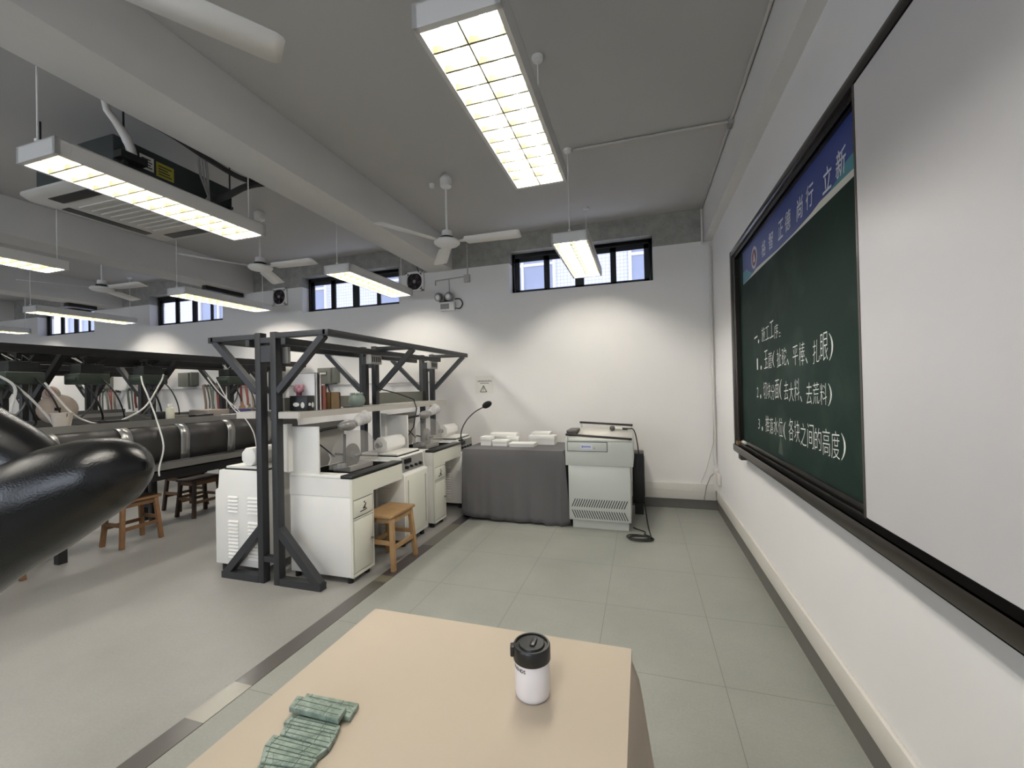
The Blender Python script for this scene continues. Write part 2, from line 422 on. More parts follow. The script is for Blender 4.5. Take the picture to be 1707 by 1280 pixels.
# ================================================================ CEILING LIGHTS
tube_m = emit('fluorescent_tube', (1.0, .96, .895), TUBE)
refl = mat('lamp_reflector', '#5b573f', .45, var=.02)
def make_lamp(loc, label):
    """1.2 m twin-tube louvre fitting, bottom at z=0 locally, hung from two rods"""
    r = thing('pendant_light', (0, 0, 0), label, 'ceiling light', 'twin-tube louvre lights hung from the ceiling')
    hw, hl, hh = .155, .6, .085
    h = B()
    h.box(-hw, -hw+.018, -hl, hl, 0, hh); h.box(hw-.018, hw, -hl, hl, 0, hh)
    h.box(-hw, hw, -hl, -hl+.022, 0, hh); h.box(-hw, hw, hl-.022, hl, 0, hh); h.box(-hw, hw, -hl, hl, hh-.006, hh)
    h.build('housing', lamp_white, r, weld=False)
    lv = B()
    for s in (-1, 1):
        x0, x1 = (.003, hw-.018) if s > 0 else (-hw+.018, -.003)
        cx_ = (x0+x1)/2; half = (x1-x0)/2
        prof = [(cx_ + half*math.cos(PI*q/10), .004 + .066*math.sin(PI*q/10)**.8) for q in range(11)]
        lv.sheet(prof, 'y', -hl+.022, hl-.022)
        for k in range(1, 12):
            y = -hl+.022 + (2*hl-.044)*k/12
            lv.prism([(x0, .002), (x1, .002), (x1, .030), (cx_+.02, .018), (cx_-.02, .018), (x0, .030)], 'y', y-.004, y+.004)
    lv.box(-.003, .003, -hl+.022, hl-.022, 0, .06)
    lv.build('louver', refl, r, weld=False)
    for s in (-1, 1):
        B().cyl((s*.07, -hl+.03, .044), (s*.07, hl-.03, .044), .013, n=10).build('tube', tube_m, r)
    for s in (-1, 1):
        hg = B().cyl((0, s*(hl-.01), hh), (0, s*(hl-.01), ZC-LZ-.02), .004, n=6)
        hg.cyl((0, s*(hl-.01), hh), (0, s*(hl-.01), hh+.015), .012, n=10)
        hg.lathe([(.012, -.03), (.03, -.022), (.036, -.008), (.036, 0)], (0, s*(hl-.01), ZC-LZ), 16)
        hg.build('hanger_rod', fan_white, r)
    r.location = loc
    return r
LZ = 2.595
LAMPS = [(-.545, 1.825, 'white louvre light over the front table, largest in the photo'),
         (-.54, 4.03, 'white louvre light hanging in front of the right-hand window'),
         (-2.86, 1.885, 'white louvre light beside the ceiling cassette air conditioner'),
         (-2.90, 4.09, 'white louvre light hanging above the near steel rack, before the second window'),
         (-5.25, 4.16, 'white louvre light crossing in front of the third window from the right'),
         (-5.265, 1.92, 'white louvre light cut by the left edge, the upper one below the air conditioner'),
         (-8.04, 4.14, 'white louvre light crossing in front of the leftmost window'),
         (-10.85, 4.13, 'small far louvre light at the left edge just above the benches'),
         (-8.05, 1.92, 'louvre light beyond the left edge over the far benches'),
         (-.545, -.5, 'unseen louvre light added for fill behind the camera on the board side'),  # this lamp and the next are out of view, added as fill
         (-2.885, -.5, 'unseen louvre light added for fill behind the camera on the bench side')]
proto = None
for x, y, lab in LAMPS:
    proto = make_lamp((x, y, LZ), lab) if proto is None else (dup(proto, (x, y, LZ), lab), proto)[1]

# ================================================================ CEILING FANS
def make_fan(label):
    r = thing('ceiling_fan', (0, 0, 0), label, 'ceiling fan', 'white three-blade ceiling fans')
    z = 2.75
    B().cyl((0,0,z+.1), (0,0,ZC-.1), .011, n=10).build('downrod', fan_white, r)
    B().lathe([(.02,-.12),(.05,-.10),(.055,-.03),(.03,0)], (0,0,ZC), 20).build('canopy', fan_white, r)
    B().lathe([(.012,.105),(.045,.10),(.05,.06),(.04,.045)], (0,0,z), 24).build('rod_cup', fan_white, r)
    B().lathe([(.06,.044),(.062,.018),(.055,.014)], (0,0,z), 24).build('motor_core', black_pl, r)
    B().lathe([(.06,.016),(.108,.012),(.118,0),(.118,-.012),(.10,-.028),(.05,-.04),(.0,-.042)], (0,0,z), 32).build('motor_housing', fan_white, r)
    for k in range(3):
        a = math.radians(2+120*k)
        b = B()
        xs_ = [(.11,.022),(.17,.03),(.19,.06),(.45,.066),(.66,.07),(.685,.062),(.695,.045)]
        vs = [(x, s*wd, -.012*s if wd > .04 else 0) for x, wd in xs_ for s in (-1, 1)]
        b.add(vs, [(2*i, 2*i+1, 2*i+3, 2*i+2) for i in range(len(xs_)-1)])
        b.xf(Matrix.Rotation(a, 4, 'Z')).move((0, 0, z-.002))
        o = b.build('blade', fan_white, r, solid=.004, flat=True)
    return r
fan = make_fan('white ceiling fan in front of the wall left of the right-hand window')
fan.location = (-1.675, 3.49, 0)
dup(fan, (-3.87, 3.48, 0), 'white ceiling fan hanging left of the nearest beam, near the grey exhaust fan')
dup(fan, (-6.4, 3.47, 0), 'small far ceiling fan above the leftmost windows')
fd = dup(fan, (-1.711, .733, 0), 'ceiling fan of which only one blade enters at the upper left'); fd.rotation_euler.z = math.radians(54)
# junction beside the fan canopy
B().box(-1.85, -1.81, 3.50, 3.53, ZC-.07, ZC-.035).build('junction_box', fan_white)
tag(bpy.data.objects['junction_box'], 'small white wiring box on the ceiling beside a fan canopy', 'junction box')

# ================================================================ AIR CONDITIONERS
def rrect(x0, x1, y0, y1, r, n=5):
    out = []
    for cx_, cy_, a0 in ((x1-r, y1-r, 0), (x0+r, y1-r, 90), (x0+r, y0+r, 180), (x1-r, y0+r, 270)):
        for k in range(n+1):
            a = math.radians(a0+90*k/n); out.append((cx_+r*math.cos(a), cy_+r*math.sin(a)))
    return out
ac_foam = mat('ac_insulation', '#2f3432', .7, var=.2)
ac_panel = mat('ac_panel_white', '#b9b6b0', .5)
pipe_dark = mat('pipe_insulation', '#33312f', .8, var=.3, scale=20)
def make_ac():
    r = thing('air_conditioner', (-3.605, 2.21, 2.77), 'ceiling cassette air conditioner with white panel and dark insulated body', 'air conditioner', 'ceiling cassette air conditioners')
    c = (-3.605, 2.21)
    p = B()
    o_ = rrect(c[0]-.475, c[0]+.475, c[1]-.475, c[1]+.475, .06); q_ = rrect(c[0]-.445, c[0]+.445, c[1]-.445, c[1]+.445, .05)
    n = len(o_)
    p.add([(x, y, 2.815) for x, y in o_]+[(x, y, 2.80) for x, y in o_]+[(x, y, 2.775) for x, y in q_],
          [tuple(range(n))]+[(k, (k+1) % n, (k+1) % n+n, k+n) for k in range(n)]+[(k+n, (k+1) % n+n, (k+1) % n+2*n, k+2*n) for k in range(n)]+[tuple(reversed(range(2*n, 3*n)))])
    pan = p.build('panel', ac_panel, r)
    for dx, dy, sx_, sy_ in ((-.365, 0, .04, .27), (.365, 0, .04, .27), (0, -.365, .27, .04), (0, .365, .27, .04)):
        s = B(); x, y = c[0]+dx, c[1]+dy
        s.box(x-sx_, x+sx_, y-sy_, y+sy_, 2.771, 2.776)
        s.build('air_slot', black_pl, pan)
    gr = B()
    for k in range(9): gr.box(c[0]-.24, c[0]+.24, c[1]-.24+.058*k, c[1]-.225+.058*k, 2.767, 2.776)
    gr.box(c[0]-.25, c[0]+.25, c[1]-.25, c[1]-.24, 2.767, 2.776); gr.box(c[0]-.25, c[0]+.25, c[1]+.24, c[1]+.25, 2.767, 2.776)
    gr.build('intake_grille', ac_panel, pan, weld=False)
    bd = B().box(-4.0, -3.20, 1.80, 2.62, 2.815, 3.09).build('body', ac_foam, r, bevel=.01)
    lab = B().box(-3.2, -3.197, 1.95, 2.035, 2.945, 3.04).build('white_label', paper, bd)
    B().box(-3.2, -3.197, 2.05, 2.165, 2.935, 3.035).build('yellow_label', mat('yellow_label', '#a8a03a', .6, var=.1), bd)
    ln = B()
    for k in range(4):
        ln.box(-3.197, -3.1965, 1.96, 2.025-.01*(k % 2), 2.96+.018*k, 2.968+.018*k)
        ln.box(-3.197, -3.1965, 2.063, 2.15-.012*(k % 3), 2.95+.019*k, 2.958+.019*k)
    ln.build('label_print', ink, bd, weld=False)
    for x, y in ((-4.03, 1.84), (-3.165, 1.84), (-3.165, 2.57), (-4.03, 2.57)):
        B().cyl((x, y, 2.9), (x, y, ZC), .006, n=6).box(x-.02, x+.02, y-.012, y+.012, 2.9, 2.92).build('hanger_rod', black_pl, r)
    return r
ac = make_ac()
hose = [(-3.15, 1.73, 3.27), (-3.15, 1.745, 3.19), (-3.15, 1.79, 3.145), (-3.15, 1.84, 3.08), (-3.155, 1.87, 3.02), (-3.16, 1.885, 2.98)]
B().tube(hose, [.02,.02,.022,.026,.028,.026], 10).build('drain_hose', pvc, ac)
B().box(-3.198, -3.12, 1.80, 1.95, 2.93, 2.975).build('drain_box', black_pl, ac)
B().tube(smooth([(-3.10, 1.70, 3.24), (-3.05, 1.85, 3.2), (-3.0, 2.05, 3.16), (-3.0, 2.25, 3.13), (-3.0, 2.5, 3.11), (-3.0, 2.66, 3.14), (-2.96, 2.85, 3.19), (-2.9, 3.0, 3.24)]), .02, 8).build('insulated_pipe', pipe_dark, ac)
B().tube(smooth([(-3.17, 2.45, 2.93), (-3.08, 2.48, 2.96), (-3.0, 2.56, 3.05), (-2.98, 2.68, 3.13), (-2.93, 2.80, 3.18), (-2.88, 2.95, 3.20)]), .024, 8).build('insulated_pipe', pipe_dark, ac)
wb = B()
for k in range(7):
    a = random.uniform(-.04, .04)
    wb.tube([(-3.14, 2.33, 3.26), (-3.12+a, 2.33+a*.6, 3.17), (-3.13+a*.5, 2.35+a, 3.06), (-3.14-a, 2.38+a, 2.9), (-3.15, 2.36+a, 2.83)], .005, 5)
wb.tube([(-3.14, 2.33, 3.26), (-3.14, 2.33, ZC)], .004, 5)
wb.build('wire_bundle', mat('grey_wires', '#8a8884', .6), ac, weld=False)
for x0, x1, y0, y1, lab in ((-6.07, -5.99, 4.47, 5.07, 'long black strip box under the beam, above the light before the third window'),
                            (-9.22, -9.10, 4.47, 4.86, 'black strip box under the far beam, above the light before the leftmost window')):
    o = B().box(x0, x1, y0, y1, 2.925, 2.985).build('strip_box', black_pl, bevel=.004); tag(o, lab, 'box')

# ceiling conduits
struct(B().tube([(XR-.10, YW-.03, ZC-.012), (XR-.10, YF, ZC-.012)], .011, 8).build('trim_9', pvc_pipe))
struct(B().tube([(-.49, 3.44, ZC-.012), (XR-.10, 3.455, ZC-.012)], .010, 8).build('trim_10', pvc_pipe))
jb = B().box(XR-.12, XR-.085, 3.41, 3.49, ZC-.05, ZC-.005).build('junction_box', grey_pl, bevel=.004)
tag(jb, 'small grey wiring box on the ceiling edge where two conduits meet', 'junction box')
struct(B().tube([(XR-.10, YW-.03, ZC-.02), (XR-.10, YW-.03, 3.0), (XR-.10, YW-.03, 2.955), (XR-.04, YW-.03, 2.95), (XR-.028, YW-.03, 2.90), (XR-.022, YW-.03, .50)], .012, 8).build('trim_11', pvc))
struct(B().tube([(-9, YW-.02, 1.50), (-6.2, YW-.02, 1.50), (-2.6, YW-.02, 1.50)], .009, 6).build('trim_12', pvc_pipe))

# ================================================================ WALL FITTINGS
def make_exhaust(x, z, label):
    r = thing('exhaust_fan', (x, YW, z), label, 'exhaust fan', 'square exhaust fans high on the back wall')
    f = B(); s = .135
    f.box(x-s, x+s, YW-.03, YW, z-s, z-s+.025); f.box(x-s, x+s, YW-.03, YW, z+s-.025, z+s); f.box(x-s, x-s+.025, YW-.03, YW, z-s, z+s); f.box(x+s-.025, x+s, YW-.03, YW, z-s, z+s)
    f.lathe([(.116,-.035),(.13,-.03),(.13,-.005),(.116,-.005)], (x, YW, z), 28, 'y', False)
    f.build('frame', fan_white, r, weld=False)
    B().box(x-s+.02, x+s-.02, YW-.012, YW-.002, z-s+.02, z+s-.02).build('dark_backing', mat('fan_recess', '#23191f', .6), r)
    for k in range(5):
        a = 2*PI*k/5+.3
        bl = B().add([(.025, 0, -.02), (.10, 0, -.032), (.108, -.014, .028), (.03, -.01, .02)], [(0, 1, 2, 3)])
        bl.xf(Matrix.Rotation(a, 4, 'Y')).move((x, YW-.018, z)).build('blade', mat('fan_blade_dark', '#4a3b42', .45), r, solid=.002)
    B().lathe([(.0,-.04),(.022,-.038),(.026,-.02),(.026,-.012)], (x, YW, z), 16, 'y').build('hub', grey_pl, r)
    gd = B()
    for k in range(3): gd.tube([(x+(.035+.033*k)*math.cos(2*PI*q/28), YW-.036, z+(.035+.033*k)*math.sin(2*PI*q/28)) for q in range(29)], .0016, 4, False)
    for k in range(4):
        a = PI*k/4; gd.tube([(x-.115*math.cos(a), YW-.036, z-.115*math.sin(a)), (x+.115*math.cos(a), YW-.036, z+.115*math.sin(a))], .0016, 4)
    gd.build('guard', steel_dark, r, weld=False)
    return r
e1 = make_exhaust(-2.93, 2.88, 'square exhaust fan right of the second window, behind a light')
dup(e1, (-5.27, YW, 2.87), 'square exhaust fan left of the second window')
c = B().tube([(-2.86, YW-.03, 3.0), (-2.88, YW-.04, 3.06), (-2.86, YW-.03, 3.1), (-2.9, YW-.02, 3.17)], .006, 6).build('fan_cord', cable_black, e1)

em = thing('emergency_light', (-2.45, YW, 2.45), 'white twin-head emergency light on the back wall above the near rack', 'emergency light')
B().box(-2.545, -2.33, YW-.07, YW, 2.44, 2.555).build('battery_box', fan_white, em, bevel=.006)
B().box(-2.525, -2.40, YW-.072, YW-.07, 2.46, 2.53).build('indicator_plate', grey_pl, em)
for x in (-2.545, -2.395):
    hd = B().lathe([(.0,-.115),(.045,-.11),(.058,-.09),(.058,-.075),(.04,-.04),(.03,-.02)], (x, YW, 2.62), 20, 'y').build('lamp_head', stainless, em)
    B().lathe([(.0,-.122),(.02,-.121),(.03,-.116)], (x, YW, 2.62), 14, 'y').build('bulb_lens', mat('lens_white', '#e6e4dd', .2), hd)
B().cyl((-2.545, YW-.05, 2.56), (-2.395, YW-.05, 2.56), .012, n=8).box(-2.48, -2.44, YW-.05, YW-.02, 2.55, 2.64).build('head_bracket', black_pl, em)
B().tube(smooth([(-2.33, YW-.03, 2.47), (-2.26, YW-.03, 2.465), (-2.225, YW-.03, 2.525), (-2.26, YW-.03, 2.585), (-2.33, YW-.03, 2.59)]), .008, 6).build('power_cord', cable_black, em)
struct(B().tube([(-2.62, YW-.015, 2.80), (-2.62, YW-.015, 2.86), (-2.15, YW-.015, 2.88), (-2.15, YW-.015, 3.3)], .010, 6).box(-2.2, -2.12, YW-.03, YW, 2.80, 2.9).build('trim_13', pvc_pipe))
struct(B().tube([(-2.42, YW-.012, 2.68), (-2.42, YW-.012, 2.86)], .006, 6).build('trim_14', pvc_pipe))

sg = thing('warning_sign', (-1.97, YW, 1.44), 'white paper notice with a warning triangle, taped on the back wall', 'sign')
B().box(-2.08, -1.83, YW-.003, YW, 1.335, 1.565).build('paper_sheet', paper, sg)
pr = B(); yy = YW-.0035
for k in range(14): pr.box(-2.045+.014*k, -2.045+.014*k+.009, yy, yy+.0004, 1.487, 1.498+.003*(k % 3))
for k in range(9): pr.box(-2.01+.014*k, -2.01+.014*k+.009, yy, yy+.0004, 1.461, 1.470+.003*(k % 2))
pr.build('print_lines', ink, sg, weld=False)
tr = B()
T = [(-2.01, 1.355), (-1.92, 1.355), (-1.965, 1.435)]
for k in range(3):
    a, b = T[k], T[(k+1) % 3]; tr.bar((a[0], yy, a[1]), (b[0], yy, b[1]), .0006, .009, up=(0,1,0)) if False else tr.tube([(a[0], yy, a[1]), (b[0], yy, b[1])], .004, 6)
tr.box(-1.968, -1.962, yy-.001, yy, 1.385, 1.412); tr.box(-1.968, -1.962, yy-.001, yy, 1.370, 1.377)
tr.build('warning_triangle', ink, sg, weld=False)

# electrical boxes on the back wall
box_m = mat('grey_switchboard', '#6a6b63', .5, var=.06)
def ebox(x, z, label, face=False):
    r = thing('electrical_box', (x, YW, z), label, 'electrical box', 'grey switch boxes on the back wall')
    B().box(x-.14, x+.09, YW-.14, YW, z-.115, z+.115).box(x+.09, x+.14, YW-.12, YW, z-.10, z+.12).build('case', box_m, r, bevel=.006)
    if face:
        p = B().box(x-.10, x+.03, YW-.146, YW-.138, z+.01, z+.06).build('breaker_window', mat('breaker_dark', '#3a3b38', .5), r)
        q = B()
        for k in range(4): q.box(x-.085+.027*k, x-.065+.027*k, YW-.152, YW-.144, z+.02, z+.05)
        q.build('breaker_switch', white_paint, p, weld=False)
        B().tube([(x-.06, YW-.06, z-.11), (x-.08, YW-.05, z-.25), (x-.10, YW-.04, z-.40)], .012, 6).tube([(x-.04, YW-.06, z-.11), (x-.0, YW-.05, z-.25), (x+.04, YW-.04, z-.40)], .012, 6).build('conduit_pair', steel_dark, r, weld=False)
    return r
ebox(-4.34, 1.63, 'grey switch box with white breakers on the wall behind the near rack', True)
ebox(-7.15, 1.65, 'grey switch box on the wall behind the middle benches, right of a hose rack')
ebox(-9.25, 1.64, 'grey switch box on the wall far left above hanging hoses')

# hanging hoses on wall rails
HC = ['#7b6a5c', '#8a5148', '#6e7168', '#57504b', '#9a8f80', '#7a4038', '#5a6258']
hm = [mat('hose_%d' % i, c, .6, var=.1) for i, c in enumerate(HC)]
def hose_rail(x0, x1, z, n, where):
    r = thing('hose_rail', ((x0+x1)/2, YW, z), 'dark rail on the back wall carrying hoses, %s' % where, 'rail')
    b = B().tube([(x0, YW-.06, z), (x1, YW-.06, z)], .012, 8)
    for x in (x0+.03, x1-.03): b.box(x-.01, x+.01, YW-.07, YW, z-.02, z+.02)
    b.build('rail_bar', steel_dark, r, weld=False)
    for k in range(n):
        x = x0+.05+(x1-x0-.1)*k/(n-1); L = random.uniform(.32, .48); s = random.uniform(-.03, .03)
        h = B().tube([(x, YW-.05, z+.02), (x, YW-.085, z), (x+s, YW-.08, z-.12), (x+1.6*s, YW-.07, z-L*.7), (x+s, YW-.06, z-L)], random.uniform(.010, .02), 6)
        tag(h.build('hanging_hose', hm[(k*3+n) % 7]), 'old hose hanging from the wall rail %s' % where, 'hose', 'hoses on the rail %s' % where)
hose_rail(-9.45, -8.9, 1.49, 7, 'below the far left switch box')
hose_rail(-8.65, -8.05, 1.52, 6, 'right of the far left switch box')
hose_rail(-6.85, -6.3, 1.54, 7, 'behind the right end of the middle benches')
hose_rail(-6.05, -5.55, 1.55, 5, 'left of the near rack, behind its post')

# ================================================================ BLACKBOARD
frame_m = mat('board_frame', '#4a443e', .35, metal=.4, var=.08)
frame_d = mat('board_frame_dark', '#2a2725', .3, metal=.5, var=.08)
bb = thing('blackboard', (.74, 1.5, 1.0), 'large sliding blackboard in a dark metal frame on the right wall', 'blackboard')
Y0, Y1 = -.75, 3.715
def green_mat():
    m = mat('green_chalkboard', '#2d3b36', .7, var=.0, spec=.12)
    nt = m.node_tree; b = nt.nodes['Principled BSDF']; g = node(nt, 'ShaderNodeNewGeometry')
    n = node(nt, 'ShaderNodeTexNoise'); n.inputs['Scale'].default_value = 3.5; n.inputs['Detail'].default_value = 6; nt.links.new(g.outputs['Position'], n.inputs['Vector'])
    r = node(nt, 'ShaderNodeMapRange'); r.inputs['From Min'].default_value = .5; r.inputs['From Max'].default_value = .8; nt.links.new(n.outputs['Fac'], r.inputs['Value'])
    x = node(nt, 'ShaderNodeMix', data_type='RGBA'); x.inputs['A'].default_value = lin('#1f2f2a'); x.inputs['B'].default_value = lin('#33423c')
    nt.links.new(r.outputs['Result'], x.inputs['Factor']); nt.links.new(x.outputs['Result'], b.inputs['Base Color']); return m
B().box(.75, .762, Y0+.05, Y1-.05, .92, 2.42).build('green_surface', green_mat(), bb)
B().box(.763, XR, Y0+.03, Y1-.03, .9, 2.44).build('backing', frame_d, bb)
pf = [(XR, 2.455), (.735, 2.462), (.712, 2.455), (.698, 2.437), (.695, 2.41), (.70, 2.395), (.745, 2.395), (.75, 2.385), (XR, 2.385)]
B().prism(pf, 'y', Y0, Y1).build('top_frame', mat('board_top_rail', '#35312f', .2, metal=.5, var=.05), bb)
B().box(.735, .75, Y0+.02, Y1-.03, 2.372, 2.386).box(.716, .722, Y0+.02, Y1-.03, 2.375, 2.396).build('upper_guide', frame_d, bb, weld=False)
B().box(.695, XR, Y1-.035, Y1, .87, 2.44).box(.71, .725, Y1-.07, Y1-.03, .87, 2.41).build('side_frame', frame_m, bb, bevel=.004)
B().box(.695, XR, Y0, Y0+.035, .87, 2.44).build('side_frame', frame_m, bb, bevel=.004)
B().box(.69, XR, Y0, Y1, .862, .882).box(.69, .70, Y0, Y1, .862, .917).box(.715, .724, Y0, Y1, .875, .935).box(.738, .748, Y0, Y1, .875, .962).box(.748, .76, Y0, Y1, .90, .955).build('bottom_rails', frame_d, bb, weld=False)
B().prism([(.69, .917), (.686, .905), (.686, .872), (.692, .862), (.70, .862), (.70, .917)], 'y', Y0, Y1).build('chalk_tray_lip', mat('tray_lip', '#37312c', .3, metal=.4, var=.08), bb)
B().box(.72, XR, Y1-.10, Y1-.005, .80, .862).build('support_bracket', frame_m, bb, bevel=.006)
sp = B().box(.701, .715, Y0+.06, 1.672, .945, 2.388).build('white_sliding_panel', mat('whiteboard_surface', '#c0bec1', .35, var=.015), bb)
B().box(.699, .717, 1.672, 1.684, .94, 2.39).build('panel_edge', frame_m, sp)
# banner
U, V = Vector((0, -1, 0)), Vector((0, 0, 1))
bn = B(); by0, by1 = 3.52, 1.60
bnr = bn.box(.7485, .75, by1, by0, 2.135, 2.385).build('banner', mat('banner_blue', '#23377c', .4, var=.18, scale=3), bb)
xx = .748
def poly(b, pts, x): b.add([(x, y, z) for y, z in pts], [tuple(range(len(pts)))])
for pts in ([(3.52, 2.135), (3.52, 2.225), (3.40, 2.222), (3.30, 2.175), (3.2, 2.135)], [(2.12, 2.135), (2.02, 2.17), (1.93, 2.185), (1.88, 2.215), (1.60, 2.24), (1.60, 2.135)]):
    tl = B(); poly(tl, pts, xx); tl.build('teal_wave', mat('banner_teal', '#3f8291', .4, var=.1), bnr)
wv = B(); wv.add([(xx-.0004, y, z) for y, z in [(3.52, 2.135), (3.3, 2.143), (3.15, 2.16), (2.95, 2.155), (2.7, 2.145), (2.4, 2.146), (2.2, 2.155), (2.1, 2.168), (1.9, 2.165), (1.6, 2.158), (1.6, 2.135)]], [tuple(range(11))])
wv.build('white_wave', mat('banner_white', '#c9c9c0', .5, var=.05), bnr)
emb = B()
def disc(b, y, z, r, x, n=24, ky=1.0): b.add([(x, y+ky*r*math.cos(2*PI*k/n), z+r*math.sin(2*PI*k/n)) for k in range(n)], [tuple(range(n))])
disc(emb, 3.19, 2.245, .075, xx-.0003)
em_o = emb.build('school_emblem', mat('emblem_white', '#b9bac4', .5, var=.02), bnr)
e2 = B(); disc(e2, 3.19, 2.245, .055, xx-.0006); e2.build('emblem_red_disc', mat('emblem_red', '#6b2436', .5), em_o)
e3 = B(); poly(e3, [(3.215, 2.215), (3.165, 2.215), (3.175, 2.25), (3.19, 2.285), (3.205, 2.25)], xx-.0009); e3.build('emblem_figure', mat('emblem_light', '#c8c3c6', .5), em_o)
ch = B()
for c, y, z, s in (('格', 2.955, 2.236, .10), ('智', 2.80, 2.235, .10), ('正', 2.62, 2.235, .10), ('德', 2.50, 2.240, .105), ('尚', 2.33, 2.235, .105), ('行', 2.205, 2.240, .105), ('立', 2.02, 2.23, .10), ('新', 1.895, 2.235, .105)):
    text(ch, c, .1, (xx-.0008, y+.05, z-s/2), U, V, thin=.0010, shear=.15, width=.09, height=s)
ch.build('motto_lettering', mat('motto_silver', '#c9ccd6', .5, var=.03), bnr, weld=False)
# chalk writing
chalk_m = mat('chalk_white', '#d6d9d4', .9, var=.25, scale=60)
def chalk(body, y0, y1, z, h0, seed):
    rnd = random.Random(seed); b = B(); n = len(body); step = (y0-y1)/n
    for i, c in enumerate(body):
        if c == ' ': continue
        y = y0-step*i; nar = c in '.、:,1234一'
        wd = step*(.3 if c in '.、:,1' else .45 if c in '()234' else .86)
        h = h0*rnd.uniform(.9, 1.15)*(.3 if c in '.、:,' else .12 if c == '一' else .7 if c in '1234' else 1.0)
        zz = z - h0/2 + (h0*.45 if c == '一' else 0) + rnd.uniform(-.006, .006)
        text(b, c, .1, (.7492, y, zz), U+V*rnd.uniform(.02, .12), V+U*rnd.uniform(.02, .10), thin=-.0012, width=wd, height=h)
    return b
wr = [('一.施工工序:', 3.245, 2.62, 1.70, .085), ('1.玉蘑(扯砣、平棒、扎眼)', 3.20, 1.97, 1.535, .105), ('2.切块分面(去大料、去荒料)', 3.22, 2.0, 1.345, .10), ('3.推落水位(各块之间的高度)', 3.21, 1.885, 1.135, .105)]
for i, a in enumerate(wr): chalk(*a, 11+i).build('chalk_writing', chalk_m, bb, weld=False)
sm = B(); poly(sm, [(2.78, .985), (2.70, .985), (2.71, 1.05), (2.73, 1.10), (2.76, 1.04)], .7495); sm.build('chalk_smudge', mat('chalk_smudge', '#3f4b46', .9, var=.2, scale=30), bb)
ck = B().box(.724, .742, 3.50, 3.60, .936, .958).build('chalk_eraser', mat('eraser_white', '#c8c3b8', .8), bevel=.006)
tag(ck, 'white chalk eraser lying at the left end of the board tray', 'eraser')
B().box(.70, .736, 3.62, 3.675, .9175, .945).build('wood_block', mat('wood_block', '#7a6147', .7))
tag(bpy.data.objects['wood_block'], 'small brown wooden block in the left corner of the board tray', 'block')

# corner wires and socket
ws = thing('wall_socket', (.76, YW-.1, .35), 'white cable socket and trunking end in the room corner', 'socket')
B().box(.735, .778, YW-.07, YW-.01, .40, .46).box(.745, .778, YW-.22, YW-.13, .32, .43).build('socket_box', pvc, ws, bevel=.004, weld=False)
B().box(.735, .779, YW-.06, YW-.005, .225, .40).build('trunking_end', pvc, ws)
B().tube([(.745, YW-.05, .42), (.70, YW-.06, .38), (.655, YW-.06, .27), (.63, YW-.05, .115)], .004, 5).build('loose_wire', mat('grey_cable', '#6f6c6b', .6), ws)
B().tube([(.752, YW-.03, 1.2), (.74, YW-.04, .75), (.66, YW-.05, .45), (.60, YW-.055, .30)], .004, 5).build('pale_wire', pvc_pipe, ws)

# ================================================================ STEEL RACKS
def make_rack(xc, ys, label, name='steel_rack', half=.54, zt=1.84, m=steel_dark, rh=.045, gussets=True):
    r = thing(name, (xc, ys[0], 0), label, 'steel rack')
    t = .026; po = .0725
    for y in ys:
        for s in (-1, 1):
            x = xc + s*po
            B().box(x-t, x+t, y, y+.06, 0, zt+.008).build('post', m, r, bevel=.004)
        fl = B().box(xc-.065, xc+.065, y+.004, y+.05, zt-.07, zt-.03)
        fl.box(xc-.065, xc+.065, y+.004, y+.012, zt-.21, zt-.09)
        fl.build('post_link', m, r, weld=False)
        B().box(xc-.065, xc+.065, y+.004, y+.05, .16, .20).build('post_link', m, r)
        B().box(xc-half, xc-.0985, y, y+.05, zt-.04, zt).box(xc+.0985, xc+half, y, y+.05, zt-.04, zt).build('cross_arm', m, r, bevel=.003, weld=False)
        for s in (-1, 1):
            br = B().bar((xc+s*(half-.03), y+.025, zt-.04), (xc+s*.10, y+.025, zt-.43), .045, .045, up=(0, 1, 0))
            br.build('brace', m, r)
            if gussets and y == ys[0]:
                fb = B().box(xc+s*.10 if s > 0 else xc-.46, xc+.46 if s > 0 else xc-.10, y, y+.06, 0, .05)
                fb.bar((xc+s*.43, y+.03, .035), (xc+s*.08, y+.03, .40), .055, .055, up=(0, 1, 0))
                fb.build('foot', m, r, weld=False)
    ya, yb = ys[0], ys[-1]+.05
    for s in (-1, 1):
        B().box(xc+s*half-.025, xc+s*half+.025, ya, yb, zt-rh, zt).build('edge_rail', m, r, bevel=.003)
        B().box(xc+s*.17-.02, xc+s*.17+.02, ya, yb, zt-.04-rh*1.1, zt-.04).build('inner_rail', m, r, bevel=.003)
    return r
R1 = -2.64
rack = make_rack(R1, [2.40, 3.60, 4.80], 'dark grey steel rack with a shelf, standing among the white machines')
